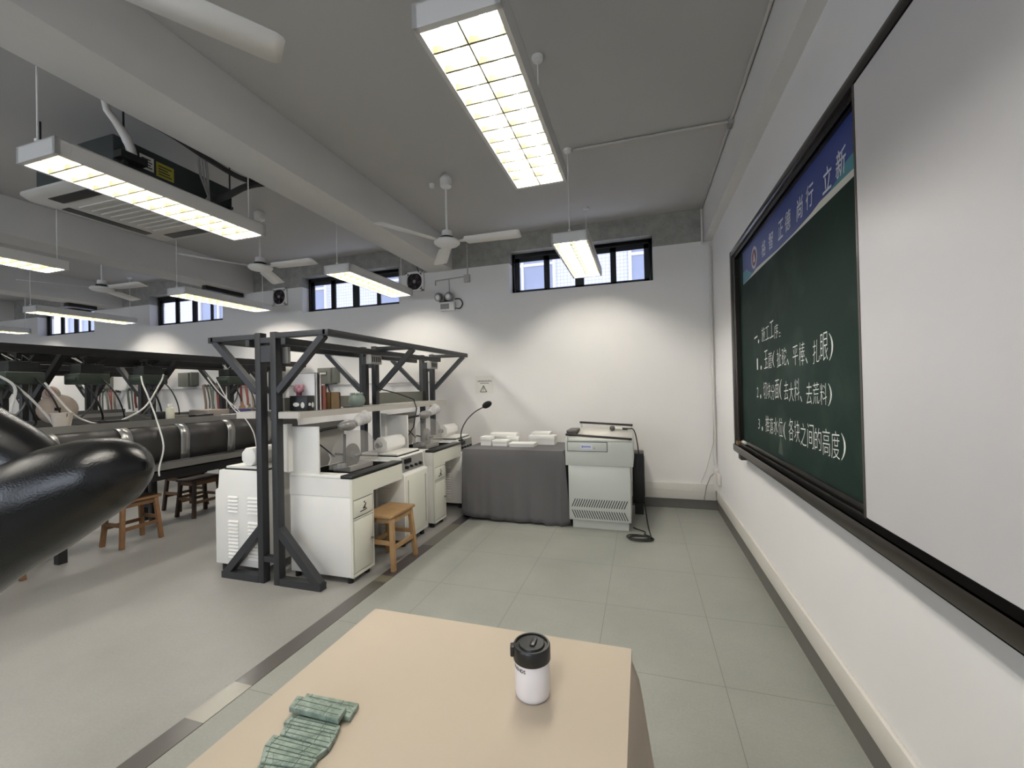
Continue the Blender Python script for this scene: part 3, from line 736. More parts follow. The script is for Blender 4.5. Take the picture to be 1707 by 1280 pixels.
# shelf of the near rack
sh_m = mat('shelf_board', '#8d8a84', .5, var=.06); sh_e = mat('shelf_edge', '#b5b1a9', .45, var=.04)
B().box(R1-.29, R1-.107, 2.42, 4.78, 1.250, 1.262).box(R1+.107, R1+.29, 2.42, 4.78, 1.250, 1.262).box(R1-.107, R1+.107, 2.48, 3.59, 1.250, 1.262).box(R1-.107, R1+.107, 3.68, 4.78, 1.250, 1.262).build('shelf', sh_m, rack, weld=False)
for s in (-1, 1):
    x = R1+s*.292
    B().box(x-.004, x+.004, 2.41, 4.78, 1.213, 1.260).build('shelf_edge', sh_e, rack)
B().box(R1+.107, R1+.29, 2.408, 2.416, 1.213, 1.260).box(R1-.29, R1-.107, 2.408, 2.416, 1.213, 1.26).build('shelf_edge', sh_e, rack, weld=False)
B().box(R1-.02, R1+.02, 2.55, 3.58, 1.262, 1.36).box(R1-.02, R1+.02, 3.70, 4.76, 1.262, 1.38).build('shelf_divider', mat('shelf_divider', '#77786f', .6, var=.05), rack, weld=False)
for y in (3.60, 4.80):
    pw = B().box(R1+.105, R1+.165, y-.16, y+.01, 1.66, 1.75).build('socket_box', mat('socket_metal', '#a9a7a2', .35, metal=.3), rack, bevel=.004)
    q = B()
    for k in range(5): q.box(R1+.165, R1+.167, y-.15+.03*k, y-.135+.03*k, 1.68, 1.73)
    q.build('socket_slots', ink, pw, weld=False)
    B().box(R1+.03, R1+.075, y-.13, y-.08, 1.263, 1.66).build('cable_post', steel_black, rack)
B().box(R1+.08, R1+.135, 2.475, 2.50, 1.62, 1.74).build('socket_box', grey_pl, rack)
tag(B().tube([(R1+.12, 3.52, 1.66), (R1+.13, 3.5, 1.5), (R1+.16, 3.55, 1.42), (R1+.24, 3.75, 1.37), (R1+.315, 3.95, 1.30), (R1+.32, 4.0, 1.2), (R1+.305, 3.95, 1.0), (R1+.27, 3.86, .89)], .006, 6).build('power_cable', cable_black),
    'black cable hanging from the rack post over the shelf edge', 'cable')

R2 = -5.30
make_rack(R2, [1.40, 2.30, 3.24, 4.18, 4.96], 'long dark rack over the middle benches with green motors hanging', m=steel_black, gussets=False, rh=.07)
make_rack(R2-2.75, [1.40, 2.30, 3.24, 4.18, 4.90], 'far dark rack half hidden behind the middle one', m=steel_black, gussets=False, rh=.07)

# things on the shelf
def tbook(name, x0, x1, y0, y1, h, col, label, cat='book', z=1.2625, lean=0.0):
    r = thing(name, ((x0+x1)/2, (y0+y1)/2, z), label, cat)
    B().box(x0, x1, y0, y0+.004, z, z+h).box(x0, x1, y1-.004, y1, z, z+h).box(x1-.004, x1, y0, y1, z, z+h).build('cover', mat(label[:20]+name, col, .5, var=.12), r, weld=False)
    B().box(x0+.004, x1-.004, y0+.004, y1-.004, z+.003, z+h-.004).build('pages', paper, r)
    return r
bx = thing('box', (-2.43, 2.50, 1.2625), 'black box with white pictures on the shelf, beside the rack post', 'box')
B().box(-2.52, -2.36, 2.50, 2.575, 1.2625, 1.375).build('carton', black_pl, bx, bevel=.003)
q = B(); q.ell((-2.359, 2.525, 1.31), (.003, .013, .012), 10, 6); q.ell((-2.359, 2.555, 1.305), (.003, .012, .02), 10, 6); q.ell((-2.46, 2.499, 1.31), (.03, .003, .016), 10, 6); q.ell((-2.40, 2.499, 1.305), (.018, .003, .022), 10, 6)
q.build('printed_picture', paper, bx, weld=False)
fl = thing('ornament', (-2.47, 2.54, 1.376), 'pink and red ornament standing on the black box on the shelf', 'ornament')
pet = B()
for k in range(9):
    a = 2*PI*k/9; pet.ell((-2.47+.022*math.cos(a), 2.54+.022*math.sin(a), 1.43+.012*math.sin(3*a)), (.018, .018, .022), 8, 6)
pet.build('pink_head', mat('pink_petal', '#b98792', .6, var=.3, scale=60), fl, weld=False)
B().lathe([(.0, 0), (.02, .0), (.018, .03), (.008, .05), (0, .052)], (-2.47, 2.54, 1.376), 12).build('red_body', mat('red_cloth', '#5e1c28', .6), fl)
tbook('folder', -2.56, -2.36, 2.585, 2.605, .28, '#e2e2e4', 'tall white folder standing on the shelf next to the black box', 'folder')
tbook('book', -2.56, -2.37, 2.608, 2.632, .285, '#3a3c42', 'tall dark grey book on the shelf, right of the white folder')
tbook('book', -2.55, -2.37, 2.636, 2.662, .27, '#c7b9b6', 'pale pink-grey book on the shelf, left of the red one')
tbook('book', -2.53, -2.37, 2.666, 2.71, .185, '#8a4c42', 'faded red-brown book on the shelf')
tbook('book', -2.52, -2.37, 2.76, 2.86, .135, '#7c6544', 'thick tan book block on the shelf, right of the red-brown book')
tbook('book', -2.52, -2.38, 2.865, 2.885, .13, '#5b2a26', 'thin dark red book at the right end of the shelf row')
vs_ = thing('vase', (-2.37, 3.12, 1.2625), 'grey-green carved stone vase with a ragged rim on the shelf', 'vase')
vm = mat('celadon_stone', '#7d8a82', .4, var=.25, scale=25)
B().lathe([(.045, 0), (.062, .02), (.072, .05), (.066, .085), (.05, .105), (.04, .10), (.0, .06)], (-2.41, 3.13, 1.2625), 20).build('bowl', vm, vs_)
tw = B()
for k in range(7):
    a = 2*PI*k/7; tw.ell((-2.41+.046*math.cos(a), 3.13+.046*math.sin(a), 1.2625+.11), (.012, .012, .016), 8, 6)
tw.build('carved_rim', vm, vs_, weld=False)
pn = B().tube([(-2.40, 2.94, 1.268), (-2.37, 3.02, 1.268)], .005, 6).build('pen', black_pl); tag(pn, 'black pen lying on the shelf left of the stone vase', 'pen')
cupb = B().lathe([(.02, 0), (.024, .0), (.028, .07), (.024, .07), (.02, .006)], (-2.66, 2.52, 1.2625), 14).build('tumbler', mat('purple_plastic', '#5a5266', .5)); tag(cupb, 'small purple-grey cup on the shelf between the two rack posts', 'cup')

# ================================================================ WHITE MACHINES
cab_m = mat('machine_white', '#e6e4df', .38, var=.03)
cab_f = mat('machine_cream', '#d9d8cc', .4, var=.03)
basin = mat('black_basin', '#191b1b', .3, var=.15)
lid_grey = mat('grey_inner_sheet', '#a5a29c', .45, var=.06)
plas = clear('clear_plastic_guard', '#cfccc8', .22, .3)
plas2 = clear('wrinkled_plastic', '#d5d3d0', .6, .22, noise=True)
def make_bench(y, label):
    """cutting bench: pedestal cabinet, basin worktop and splash hood; near end at y"""
    r = thing('cutting_bench', (-2.3, y, 0), label, 'machine bench', 'white stone-cutting benches beside the near rack')
    xf, xb = -2.02, -2.585
    B().box(xb, xf-.012, y, y+.25, .045, .625).build('pedestal', cab_m, r, bevel=.004)
    B().box(xf-.0125, xf-.010, y+.009, y+.241, .467, .603).box(xf-.0125, xf-.010, y+.009, y+.241, .067, .458).build('panel_gap', ink, r, weld=False)
    B().box(xf-.02, xf-.0005, y-.0005, y+.2505, .045, .0665).box(xf-.02, xf-.0005, y-.0005, y+.009, .045, .625).box(xf-.02, xf-.0005, y+.241, y+.2505, .045, .625).box(xf-.02, xf-.0005, y, y+.25, .604, .6255).box(xf-.02, xf-.0005, y, y+.25, .4585, .4665).build('front_frame', cab_f, r, weld=False)
    d = B().box(xf-.013, xf, y+.016, y+.234, .474, .597).build('drawer', cab_f, r, bevel=.003)
    lg = B(); X = xf+.0008
    # printed trade mark on the drawer: disc, slanted strokes and a line
    disc(lg, y+.135, .565, .008, X, 14); poly(lg, [(y+.115, .525), (y+.13, .535), (y+.15, .56), (y+.158, .553), (y+.145, .525), (y+.165, .515), (y+.12, .515)], X)
    poly(lg, [(y+.085, .50), (y+.165, .503), (y+.165, .512), (y+.085, .508)], X)
    lg.build('trade_mark', ink, d, weld=False)
    dr = B().box(xf-.013, xf, y+.016, y+.234, .073, .452).build('door', cab_f, r, bevel=.003)
    B().cyl((xf, y+.215, .27), (xf+.018, y+.215, .27), .009, n=10).build('door_knob', stainless, dr)
    ft = B()
    for x in (xb+.04, xf-.05):
        for yy in (y+.03, y+.22): ft.cyl((x, yy, 0), (x, yy, .045), .022, n=10)
    ft.build('foot', black_pl, r, weld=False)
    B().box(xf-.02, xf, y-.002, y+.66, .625, .76).box(xb, xf-.02, y+.63, y+.66, .625, .76).box(xb, xb+.02, y+.03, y+.63, .625, .76).box(xb+.02, xf-.02, y+.03, y+.63, .625, .635).build('apron', cab_f, r, weld=False)
    B().box(xb, xf-.02, y-.002, y+.03, .6265, .76).build('end_cheek', cab_m, r)
    w = B()
    w.box(xf-.10, xf+.004, y-.004, y+.665, .76, .785)
    B().box(xb, xf-.10, y-.002, y+.10, .76, .782).box(xb, xf-.10, y+.62, y+.66, .76, .782).build('white_worktop', cab_m, r, bevel=.003, weld=False)
    w.build('black_front_rim', basin, r, bevel=.006)
    bs = B().box(xb+.02, xf-.10, y+.10, y+.62, .70, .705).box(xb+.02, xb+.025, y+.10, y+.62, .70, .775).box(xf-.105, xf-.10, y+.10, y+.62, .70, .78)
    bs.box(xb+.02, xf-.10, y+.10, y+.105, .70, .778).box(xb+.02, xf-.10, y+.615, y+.62, .70, .778).build('basin', basin, r, weld=False)
    # leg panel at the far end of the knee hole
    B().box(xb, xf-.25, y+.63, y+.66, .05, .625).build('end_panel', lid_grey, r)
    # splash hood
    B().box(xb-.03, xb+.26, y+.012, y+.03, .782, 1.14).build('hood_side', cab_m, r, bevel=.003)
    B().box(xb-.03, xb-.015, y+.012, y+.64, .77, 1.14).build('hood_back', lid_grey, r)
    B().box(xb-.03, xb+.02, y-.03, y+.012, .80, 1.16).build('hood_hinge_side', cab_m, r)
    # saw: transparent guard over a disc blade on a carriage
    g_ = B(); cx_, cz = -2.30, .79
    arc = [(y+.40+.25*math.cos(a), cz+.285*math.sin(a)) for a in [PI*k/14 for k in range(15)]]
    for x in (cx_-.05, cx_+.05): g_.add([(x, p[0], p[1]) for p in arc], [tuple(range(15))])
    g_.add([(x, p[0], p[1]) for p in arc for x in (cx_-.05, cx_+.05)], [(2*k, 2*k+1, 2*k+3, 2*k+2) for k in range(14)])
    gd = g_.build('blade_guard', plas, r)
    B().cyl((cx_-.003, y+.36, .87), (cx_+.003, y+.36, .87), .10, n=28).build('saw_blade', stainless, r)
    B().cyl((cx_-.03, y+.36, .87), (cx_+.03, y+.36, .87), .032, n=16).cyl((cx_+.03, y+.36, .87), (cx_+.06, y+.40, .88), .014, n=10).build('arbor', grey_pl, r, weld=False)
    B().box(cx_-.14, cx_+.03, y+.30, y+.60, .745, .79).build('saw_carriage', lid_grey, r, bevel=.004)
    B().bar((cx_+.02, y+.24, .80), (cx_-.02, y+.30, 1.05), .02, .02).build('support_strut', steel_black, r)
    B().cyl((cx_+.03, y+.20, .80), (cx_+.03, y+.20, .83), .035, n=14).build('clamp_knob', grey_pl, r)
    # lamp wrapped in plastic on a gooseneck
    lp = B().ell((-2.26, y+.265, 1.128), (.045, .10, .044), 18, 10).build('wrapped_lamp_neck', mat('plastic_wrap_silver', '#8e8c89', .3, metal=.3, var=.25, scale=40), r)
    B().xf(Matrix()).tube([(-2.25, y+.345, 1.138), (-2.24, y+.39, 1.16), (-2.23, y+.46, 1.185)], [.032, .048, .06], 16).build('wrapped_lamp_head', plas2, lp)
    B().tube([(-2.42, y+.06, 1.08), (-2.36, y+.11, 1.11), (-2.28, y+.17, 1.124)], .011, 8).build('gooseneck', black_pl, r)
    B().tube([(-2.44, y+.06, 1.13), (-2.40, y+.10, 1.0), (-2.36, y+.16, .93), (-2.34, y+.20, .885)], .006, 6).tube([(-2.34, y+.21, .905), (-2.31, y+.30, .885)], .009, 6).build('water_hose', cable_black, r, weld=False)
    B().tube([(-2.37, y+.17, .93), (-2.36, y+.185, .87), (-2.37, y+.17, .82)], .006, 6).build('white_hose', cable_white, r)
    return r
bench = make_bench(2.553, 'white stone-cutting bench nearest the camera, beside the rack foot')
b2 = dup(bench, (-2.3, 3.805, 0), 'white stone-cutting bench next to the grey cloth table')

def make_motor_cab(y0, label, xf=-2.03, flip=1, name='motor_cabinet'):
    """white cabinet with louvred sides, sloped control panel, motor on top. flip=-1 faces -x"""
    r = thing(name, (xf, y0, 0), label, 'machine cabinet')
    d = .49
    def X(t): return xf - flip*t
    pts = [(X(0), .06), (X(0), .64), (X(.03), .655), (X(.045), .80), (X(d), .80), (X(d), .06)]
    B().prism(pts, 'y', y0, y0+.42).build('case', cab_m, r, bevel=.004)
    fp = B().prism([(X(-.006), .09), (X(-.006), .63), (X(0), .63), (X(0), .09)], 'y', y0+.02, y0+.40)
    fo = fp.build('front_door', cab_f, r, bevel=.002)
    rim = B()
    for a, b in ((y0+.05, y0+.06), (y0+.36, y0+.37)): rim.box(min(X(-.009), X(-.006)), max(X(-.009), X(-.006)), a, b, .13, .59)
    rim.build('door_groove', lid_grey, fo, weld=False)
    # control strip
    cp = B().add([(X(.0305), y0+.02, .66), (X(.0305), y0+.40, .66), (X(.0435), y0+.40, .79), (X(.0435), y0+.02, .79)], [(0, 1, 2, 3)])
    cp.move((flip*.003, 0, 0)); co = cp.build('control_panel', grey_pl, r)
    kn = B()
    for k, rr in enumerate((.016, .012, .012, .016)): kn.cyl((X(.03), y0+.08+.08*k, .70), (X(.005), y0+.08+.08*k, .698), rr, n=12)
    kn.box(min(X(.02), X(.035)), max(X(.02), X(.035)), y0+.06, y0+.16, .735, .775)
    kn.build('control_knob', black_pl, co, weld=False)
    # louvred side panel facing the room
    lv = B()
    for zz in [.60-.028*k for k in range(5)] + [.41-.028*k for k in range(11)]:
        for t0 in (.14, .34):
            a, b = sorted((X(t0), X(t0+.10)))
            lv.add([(a, y0, zz), (b, y0, zz), (b, y0-.010, zz-.013), (a, y0-.010, zz-.013), (a, y0, zz-.014), (b, y0, zz-.014)], [(0, 1, 2, 3), (3, 2, 5, 4)])
    lv.build('louver', cab_m, r, weld=False)
    ft = B()
    for t in (.05, .44):
        for yy in (y0+.04, y0+.38): ft.cyl((X(t), yy, 0), (X(t), yy, .06), .022, n=10)
    ft.build('foot', black_pl, r, weld=False)
    xa, xb = sorted((X(.08), X(.48)))
    B().box(xa, xb, y0+.02, y0+.41, .80, .812).build('motor_mat', black_pl, r)
    B().box(xa+.005, xb-.005, y0+.03, y0+.40, .812, .826).build('motor_base', cab_m, r)
    xc = X(.28); ya, yb = y0+.06, y0+.37
    oc = [(xc+.076*math.cos(PI/8+PI/4*k), .898+.076*math.sin(PI/8+PI/4*k)) for k in range(8)]
    mo = B().prism(oc, 'y', ya, yb).build('motor', cab_m, r, bevel=.006)
    B().cyl((xc, ya if flip > 0 else yb, .90), (xc, ya-.05 if flip > 0 else yb+.05, .90), .024, n=14).build('shaft', grey_pl, mo)
    return r
make_motor_cab(3.262, 'white motor cabinet between the two cutting benches, behind the stool')
make_motor_cab(4.50, 'white motor cabinet in the corner beside the grey cloth table')
make_motor_cab(2.49, 'white louvred motor cabinet left of the rack posts', xf=-3.27, flip=-1)

# ================================================================ STOOLS
def make_stool(label, mats=(wood, wood)):
    r = thing('wooden_stool', (0, 0, 0), label, 'stool', 'small wooden stools')
    s = B().box(-.13, .13, -.18, .18, .405, .43); s.build('seat', mats[0], r, bevel=.006)
    for sx_ in (-1, 1):
        for sy in (-1, 1):
            B().bar((sx_*.135, sy*.165, 0), (sx_*.105, sy*.135, .405), .034, .034, up=(1, 0, 0)).build('leg', mats[0], r, bevel=.003)
    for sx_ in (-1, 1):
        B().bar((sx_*.124, -.15, .17), (sx_*.124, .15, .17), .018, .032).build('stretcher', mats[1], r)
        B().bar((sx_*.108, -.14, .38), (sx_*.108, .14, .38), .016, .04).build('apron', mats[1], r)
    for sy in (-1, 1):
        B().bar((-.12, sy*.155, .21), (.12, sy*.155, .21), .018, .032).build('stretcher', mats[1], r)
        B().bar((-.11, sy*.14, .38), (.11, sy*.14, .38), .016, .04).build('apron', mats[1], r)
    return r
st = make_stool('light wooden stool in the knee hole of the nearest cutting bench')
st.location = (-2.0, 2.988, 0)
st2 = make_stool('reddish wooden stool in front of the middle benches, partly behind the black chair', (mat('stool_wood_red', '#7c5a3c', .6, var=.25, scale=14), wood_dark))
st2.location = (-4.70, 2.76, 0)
dup(st2, (-4.72, 1.80, 0), 'wooden stool of which one leg shows under the black chair')
dark = make_stool('dark brown stool standing under the bench behind the others', (mat('stool_wood_black', '#3a2a1e', .6, var=.2), wood_dark)); dark.location = (-5.46, 3.78, 0)
dup(dark, (-5.0, 3.62, 0), 'brown stool just left of the white louvred cabinet')

# ================================================================ MIDDLE BENCH WITH DUST HOODS
def make_long_bench(xf, ya, yb, label):
    r = thing('grinding_bench', (xf, ya, 0), label, 'workbench')
    B().box(xf-.78, xf-.16, ya, yb, 1.115, 1.135).build('worktop', stainless_dull, r)
    B().box(xf-.165, xf-.15, ya, yb, 1.10, 1.165).build('worktop_edge', stainless, r)
    B().box(xf-.78, xf-.74, ya, yb, 1.135, 1.20).build('upstand', stainless_dull, r)
    tr = B().prism([(xf, .745), (xf+.012, .745), (xf+.012, .685), (xf-.45, .66), (xf-.45, .672), (xf, .697)], 'y', ya, yb).build('tray', stainless, r)
    B().box(xf-.75, xf-.06, ya, yb, .58, .66).build('support_frame', steel_black, r)
    y = ya+.01
    while y < yb-.1:
        B().box(xf-.62, xf-.55, y, y+.06, 0, .58).build('leg', steel_black, r)
        B().box(xf-.35, xf-.29, y, y+.06, 0, .58).build('leg', steel_black, r)
        y += 1.65
    prof = [(xf-.155, 1.11)] + [(xf-.165+.125*math.sin(a), .985+.125*math.cos(a)) for a in [PI/2*k/7 for k in range(8)]] + [(xf-.045, .86), (xf-.05, .76)]
    y = yb-.02; L = .5
    while y-L > ya:
        B().sheet([(x-.006, z-.004) for x, z in prof], 'y', y-L+.085, y).build('hood_shell', hood_dark, r, solid=.004)
        B().sheet(prof, 'y', y-L, y-L+.085).build('hood_band', stainless, r, solid=.006)
        y -= L
    return r
make_long_bench(-4.40, .56, 4.56, 'long steel grinding bench with curved dust hoods in the middle of the room')
make_long_bench(-7.15, .56, 4.56, 'far steel grinding bench half hidden behind the middle one')

mg = mat('green_motor_paint', '#333d33', .5, var=.2, scale=20)
def motor(x, y, z, label):
    r = thing('hanging_motor', (x, y, z), label, 'motor', 'green motors hanging from the dark racks')
    B().box(x-.11, x+.11, y-.12, y+.12, z, z+.10).box(x-.08, x+.08, y-.13, y+.13, z+.03, z+.07).build('body', mg, r, bevel=.01, weld=False)
    B().box(x-.10, x+.06, y-.08, y+.10, z+.10, z+.19).build('control_box', mat('motor_dark', '#222522', .5, var=.2), r, bevel=.005)
    B().bar((x, y, z+.19), (x, y, 1.785), .03, .03, up=(1,0,0)).box(x-.12, x+.02, y-.012, y+.012, 1.765, 1.79).build('hook_bar', steel_black, r)
    w_ = B()
    for k in range(5):
        dx, dy = random.uniform(-.1, .1), random.uniform(-.12, .12)
        w_.tube([(x+dx*.5, y+dy*.5, z+.18), (x+dx, y+dy, z+.25), (x-dx*.6, y+dy*.8, z+.2), (x+dx*1.1, y-dy*.6, z+.05)], .006, 5)
    w_.build('wiring', cable_white if random.random() < .3 else cable_black, r, weld=False)
    for k, (dx, dy) in enumerate(((.06, -.10), (-.02, .09), (.10, .05))):
        bow = .10*(-1)**k
        B().tube(smooth([(x+dx, y+dy, z+.06), (x+dx+.08, y+dy+bow*.5, z-.06), (x+dx+.10, y+dy+bow, z-.20), (x+dx+.04, y+dy+bow*1.6, z-.33), (x+dx+.10, y+dy+bow*.8, z-.365)]), .008 if k < 2 else .006, 6).build('flexible_shaft', cable_black if k != 1 else stainless_dull, r)
    return r
for x, y, lab in ((-4.98, 2.12, 'green hanging motor nearest the left edge'), (-5.02, 2.60, 'second green hanging motor from the left edge, above the plastic bucket'),
                  (-5.0, 3.10, 'green hanging motor above the white bottle'), (-5.0, 4.04, 'green hanging motor just left of the near rack'),
                  (-7.75, 3.08, 'dim green motor on the far rack seen through the middle rack')):
    motor(x, y, 1.52, lab)
def strand(name, pts, r, m, label, cat): tag(B().tube(pts, r, 6).build(name, m), label, cat)
strand('flex_hose', smooth([(-4.8, 2.2, 1.53), (-4.72, 2.33, 1.27), (-4.7, 2.45, 1.175), (-4.7, 2.57, 1.148), (-4.7, 2.63, 1.152), (-4.7, 2.87, 1.28), (-4.72, 3.03, 1.52), (-4.85, 3.15, 1.62)]), .008, cable_white, 'white flexible hose sagging in a loop between two green motors', 'hose')
strand('flex_hose', smooth([(-4.88, 2.96, 1.60), (-4.80, 2.925, 1.52), (-4.70, 2.90, 1.42), (-4.6, 2.89, 1.26), (-4.52, 2.87, 1.16), (-4.37, 2.83, .92), (-4.37, 2.79, .72), (-4.37, 2.79, .64)]), .007, cable_white, 'thin white hose hanging straight down over the bench front', 'hose')
strand('flex_hose', smooth([(-4.9, 3.66, 1.60), (-4.72, 3.66, 1.42), (-4.56, 3.78, 1.19), (-4.40, 3.82, .95), (-4.36, 3.83, .72)]), .006, cable_white, 'thin white hose hanging near the second steel band of the bench', 'hose')
strand('flex_hose', smooth([(-4.85, 3.72, 1.58), (-4.62, 3.70, 1.30), (-4.60, 3.76, 1.20), (-4.52, 3.72, 1.17), (-4.62, 3.60, 1.16)]), .007, cable_white, 'white hose curled on the worktop at its right end', 'hose')
strand('flex_hose', smooth([(-4.9, 2.05, 1.53), (-4.86, 2.14, 1.40), (-4.82, 2.22, 1.25), (-4.78, 2.26, 1.14)]), .010, cable_white, 'white hose dropping from the leftmost green motor to the worktop', 'hose')
strand('flex_hose', smooth([(-4.9, 1.92, 1.62), (-4.82, 2.03, 1.5), (-4.80, 2.0, 1.3), (-4.82, 2.02, 1.15)]), .010, cable_white, 'white hose hanging at the left edge above the black chair', 'hose')
# things on the middle worktop
bk = thing('bucket', (-4.68, 2.25, 1.136), 'grey-white plastic bucket standing on the middle worktop', 'bucket')
B().lathe([(.0, 0), (.05, 0), (.068, .13), (.073, .13), (.073, .137), (.064, .137), (.047, .006), (0, .006)], (-4.68, 2.25, 1.136), 20).build('pail', mat('old_white_plastic', '#b3aa9e', .5, var=.12), bk)
B().tube([(-4.68+.07*math.cos(a), 2.25, 1.136+.13-.06*math.sin(a)) for a in [PI*k/8 for k in range(9)]], .003, 5).build('handle', steel_dark, bk)
bg_ = thing('cloth_bag', (-4.85, 2.30, 1.136), 'lumpy pale cloth bag hanging behind the plastic bucket', 'bag')
q = B(); q.ell((-4.86, 2.31, 1.30), (.06, .14, .13), 20, 12); q.ell((-4.86, 2.27, 1.42), (.04, .06, .08), 14, 10)
q.build('sack', mat('pale_sacking', '#a3968a', .85, var=.2, scale=15, bump=.4, bscale=25), bg_, weld=False)
B().box(-4.802, -4.797, 2.26, 2.30, 1.29, 1.315).build('dark_patch', black_pl, bg_)
B().ell((-4.83, 2.25, 1.45), (.028, .035, .045), 12, 8).build('pink_bundle', mat('pinkish_cloth', '#9a7a72', .8, var=.2), bg_)
bo = thing('bottle', (-4.64, 3.07, 1.136), 'white plastic bottle with cap on the middle worktop', 'bottle')
B().lathe([(.0, 0), (.036, 0), (.038, .01), (.038, .115), (.033, .135), (.018, .145), (.018, .15)], (-4.64, 3.07, 1.136), 20).build('body', mat('bottle_white', '#c9c6b2', .4, var=.04), bo)
B().lathe([(.023, .146), (.023, .172), (.02, .176), (0, .176)], (-4.64, 3.07, 1.136), 16).build('cap', mat('cap_white', '#d5d3cb', .4), bo)
def small_box(x, y, sx_, sy, h, m, label, name='box', cat='box', z=1.136):
    o = B().box(x-sx_/2, x+sx_/2, y-sy/2, y+sy/2, z, z+h).build(name, m, bevel=.006); tag(o, label, cat); return o
small_box(-4.70, 3.0, .10, .07, .10, black_pl, 'black upright box just left of the white bottle')
small_box(-4.68, 3.20, .06, .13, .055, mat('grey_brick', '#6b6a60', .8, var=.1), 'grey-green block right of the white bottle', 'block', 'block')
small_box(-4.66, 3.40, .12, .20, .05, black_pl, 'flat black case lying on the worktop right of the grey block', 'case', 'case')
small_box(-4.80, 3.60, .30, .25, .09, mat('cardboard_pale', '#8d837a', .8, var=.1), 'pale cardboard tray on the worktop by the curled hose', 'cardboard_box')
small_box(-4.75, 2.62, .16, .22, .045, black_pl, 'low black tool tray on the worktop behind the sagging hose', 'tool_tray', 'tray')
small_box(-4.72, 2.44, .10, .12, .03, mat('dark_rag', '#3a3532', .9, var=.2), 'folded dark rag on the worktop right of the bucket', 'rag', 'rag')
small_box(-4.62, 3.87, .10, .16, .085, mat('blue_bin', '#38315f', .5, var=.1), 'dark blue plastic bin at the right end of the middle worktop', 'bin', 'bin')
for k, (y, h, c) in enumerate(((3.98, .17, '#8d6a4a'), (4.08, .13, '#6d6a4a'), (4.18, .11, '#6b5f74'))):
    o = B().lathe([(0, 0), (.035, 0), (.036, h*.6), (.012, h*.8), (.012, h), (0, h)], (-4.75, y, 1.136), 14).build('bottle', mat('bottle_%d' % k, c, .4, var=.1))
    tag(o, ['amber bottle on the worktop behind the near rack posts', 'olive bottle beside the amber one behind the near rack', 'mauve bottle behind the near rack, right of the olive one'][k], 'bottle')

# ================================================================ GREY CLOTH TABLE WITH WHITE BLOCKS
def table(name, x0, x1, y0, y1, z, label, m):
    r = thing(name, ((x0+x1)/2, (y0+y1)/2, 0), label, 'table')
    B().box(x0, x1, y0, y1, z-.025, z).build('tabletop', m, r)
    for x in (x0+.04, x1-.04):
        for y in (y0+.04, y1-.04): B().box(x-.02, x+.02, y-.02, y+.02, 0, z-.025).build('leg', steel_dark, r)
    return r
table('folding_table', -1.86, -.79, 4.20, 4.85, .742, 'table hidden under the grey cloth by the back wall', grey_pl)
def cloth(x0, x1, y0, y1, z, hem, fold, seed, sides=True, nfold=7, flare=.03):
    """draped cloth: top plus skirt with folds; returns builder"""
    rnd = random.Random(seed); per = []
    nx, ny = 44, 24
    r = .012
    for i in range(nx): per.append((x0+(x1-x0)*i/nx, y0, 0, -1))
    for i in range(ny): per.append((x1, y0+(y1-y0)*i/ny, 1, 0))
    for i in range(nx): per.append((x1-(x1-x0)*i/nx, y1, 0, 1))
    for i in range(ny): per.append((x0, y1-(y1-y0)*i/ny, -1, 0))
    ph = [rnd.uniform(0, 6.28) for _ in range(4)]
    b = B(); n = len(per); rows = 14; vs = []
    hemz = [hem(k/n) for k in range(n)]
    for j in range(rows+1):
        t = j/rows
        for k, (x, y, dx, dy) in enumerate(per):
            s = k/n*2*PI
            w = (math.sin(s*nfold*2+ph[0]) + .6*math.sin(s*nfold*3.3+ph[1]) + .4*math.sin(s*nfold*5.1+ph[2]))*fold*t**1.2
            o = r*(1-math.exp(-t*30)) + flare*t + max(-.5*flare-r*.5, w)
            zz = z - (z-hemz[k])*t
            vs.append((x+dx*o, y+dy*o, zz))
    fs = [(j*n+k, j*n+(k+1) % n, (j+1)*n+(k+1) % n, (j+1)*n+k) for j in range(rows) for k in range(n)]
    b.add(vs, fs)
    g0 = len(b.v); gx, gy = 44, 24
    b.add([(x0+(x1-x0)*i/gx, y0+(y1-y0)*j/gy, z) for j in range(gy+1) for i in range(gx+1)], [(j*(gx+1)+i, j*(gx+1)+i+1, (j+1)*(gx+1)+i+1, (j+1)*(gx+1)+i) for j in range(gy) for i in range(gx)])
    return b
gc = mat('grey_cloth', '#646263', .85, var=.06, scale=5, spec=.2)
o = cloth(-1.875, -.775, 4.185, 4.86, .748, lambda s: .045-.03*max(0, math.sin(s*9))+ (-.03 if .27 < s < .33 else 0), .012, 5).build('tablecloth', gc, solid=.002)
tag(o, 'grey cloth draped to the floor over the table by the back wall', 'tablecloth')
wb_m = mat('white_box_card', '#dcdbd6', .6, var=.02)
def wbox(x0, x1, y0, y1, h, label, lid=True, z=.750):
    r = thing('white_box', ((x0+x1)/2, (y0+y1)/2, z), label, 'box', 'white gift boxes on the grey cloth')
    hh = h*.55
    B().box(x0+.003, x1-.003, y0+.003, y1-.003, z, z+hh).build('base', wb_m, r)
    B().box(x0, x1, y0, y1, z+hh-.002, z+h).build('lid', wb_m, r, bevel=.002)
wbox(-1.775, -1.645, 4.46, 4.60, .10, 'small cube-like white box at the left end of the grey table')
wbox(-1.625, -1.45, 4.44, 4.56, .065, 'low white box in the front row, second from the left')
wbox(-1.415, -1.13, 4.40, 4.56, .04, 'flattest white box at the front of the grey table')
wbox(-1.72, -1.40, 4.64, 4.76, .12, 'long white box at the back left of the grey table')
wbox(-1.50, -1.355, 4.58, 4.63, .09, 'small upright white box in front of the long back one')
wbox(-1.245, -.945, 4.61, 4.77, .10, 'large white box at the right, carrying a thinner one')
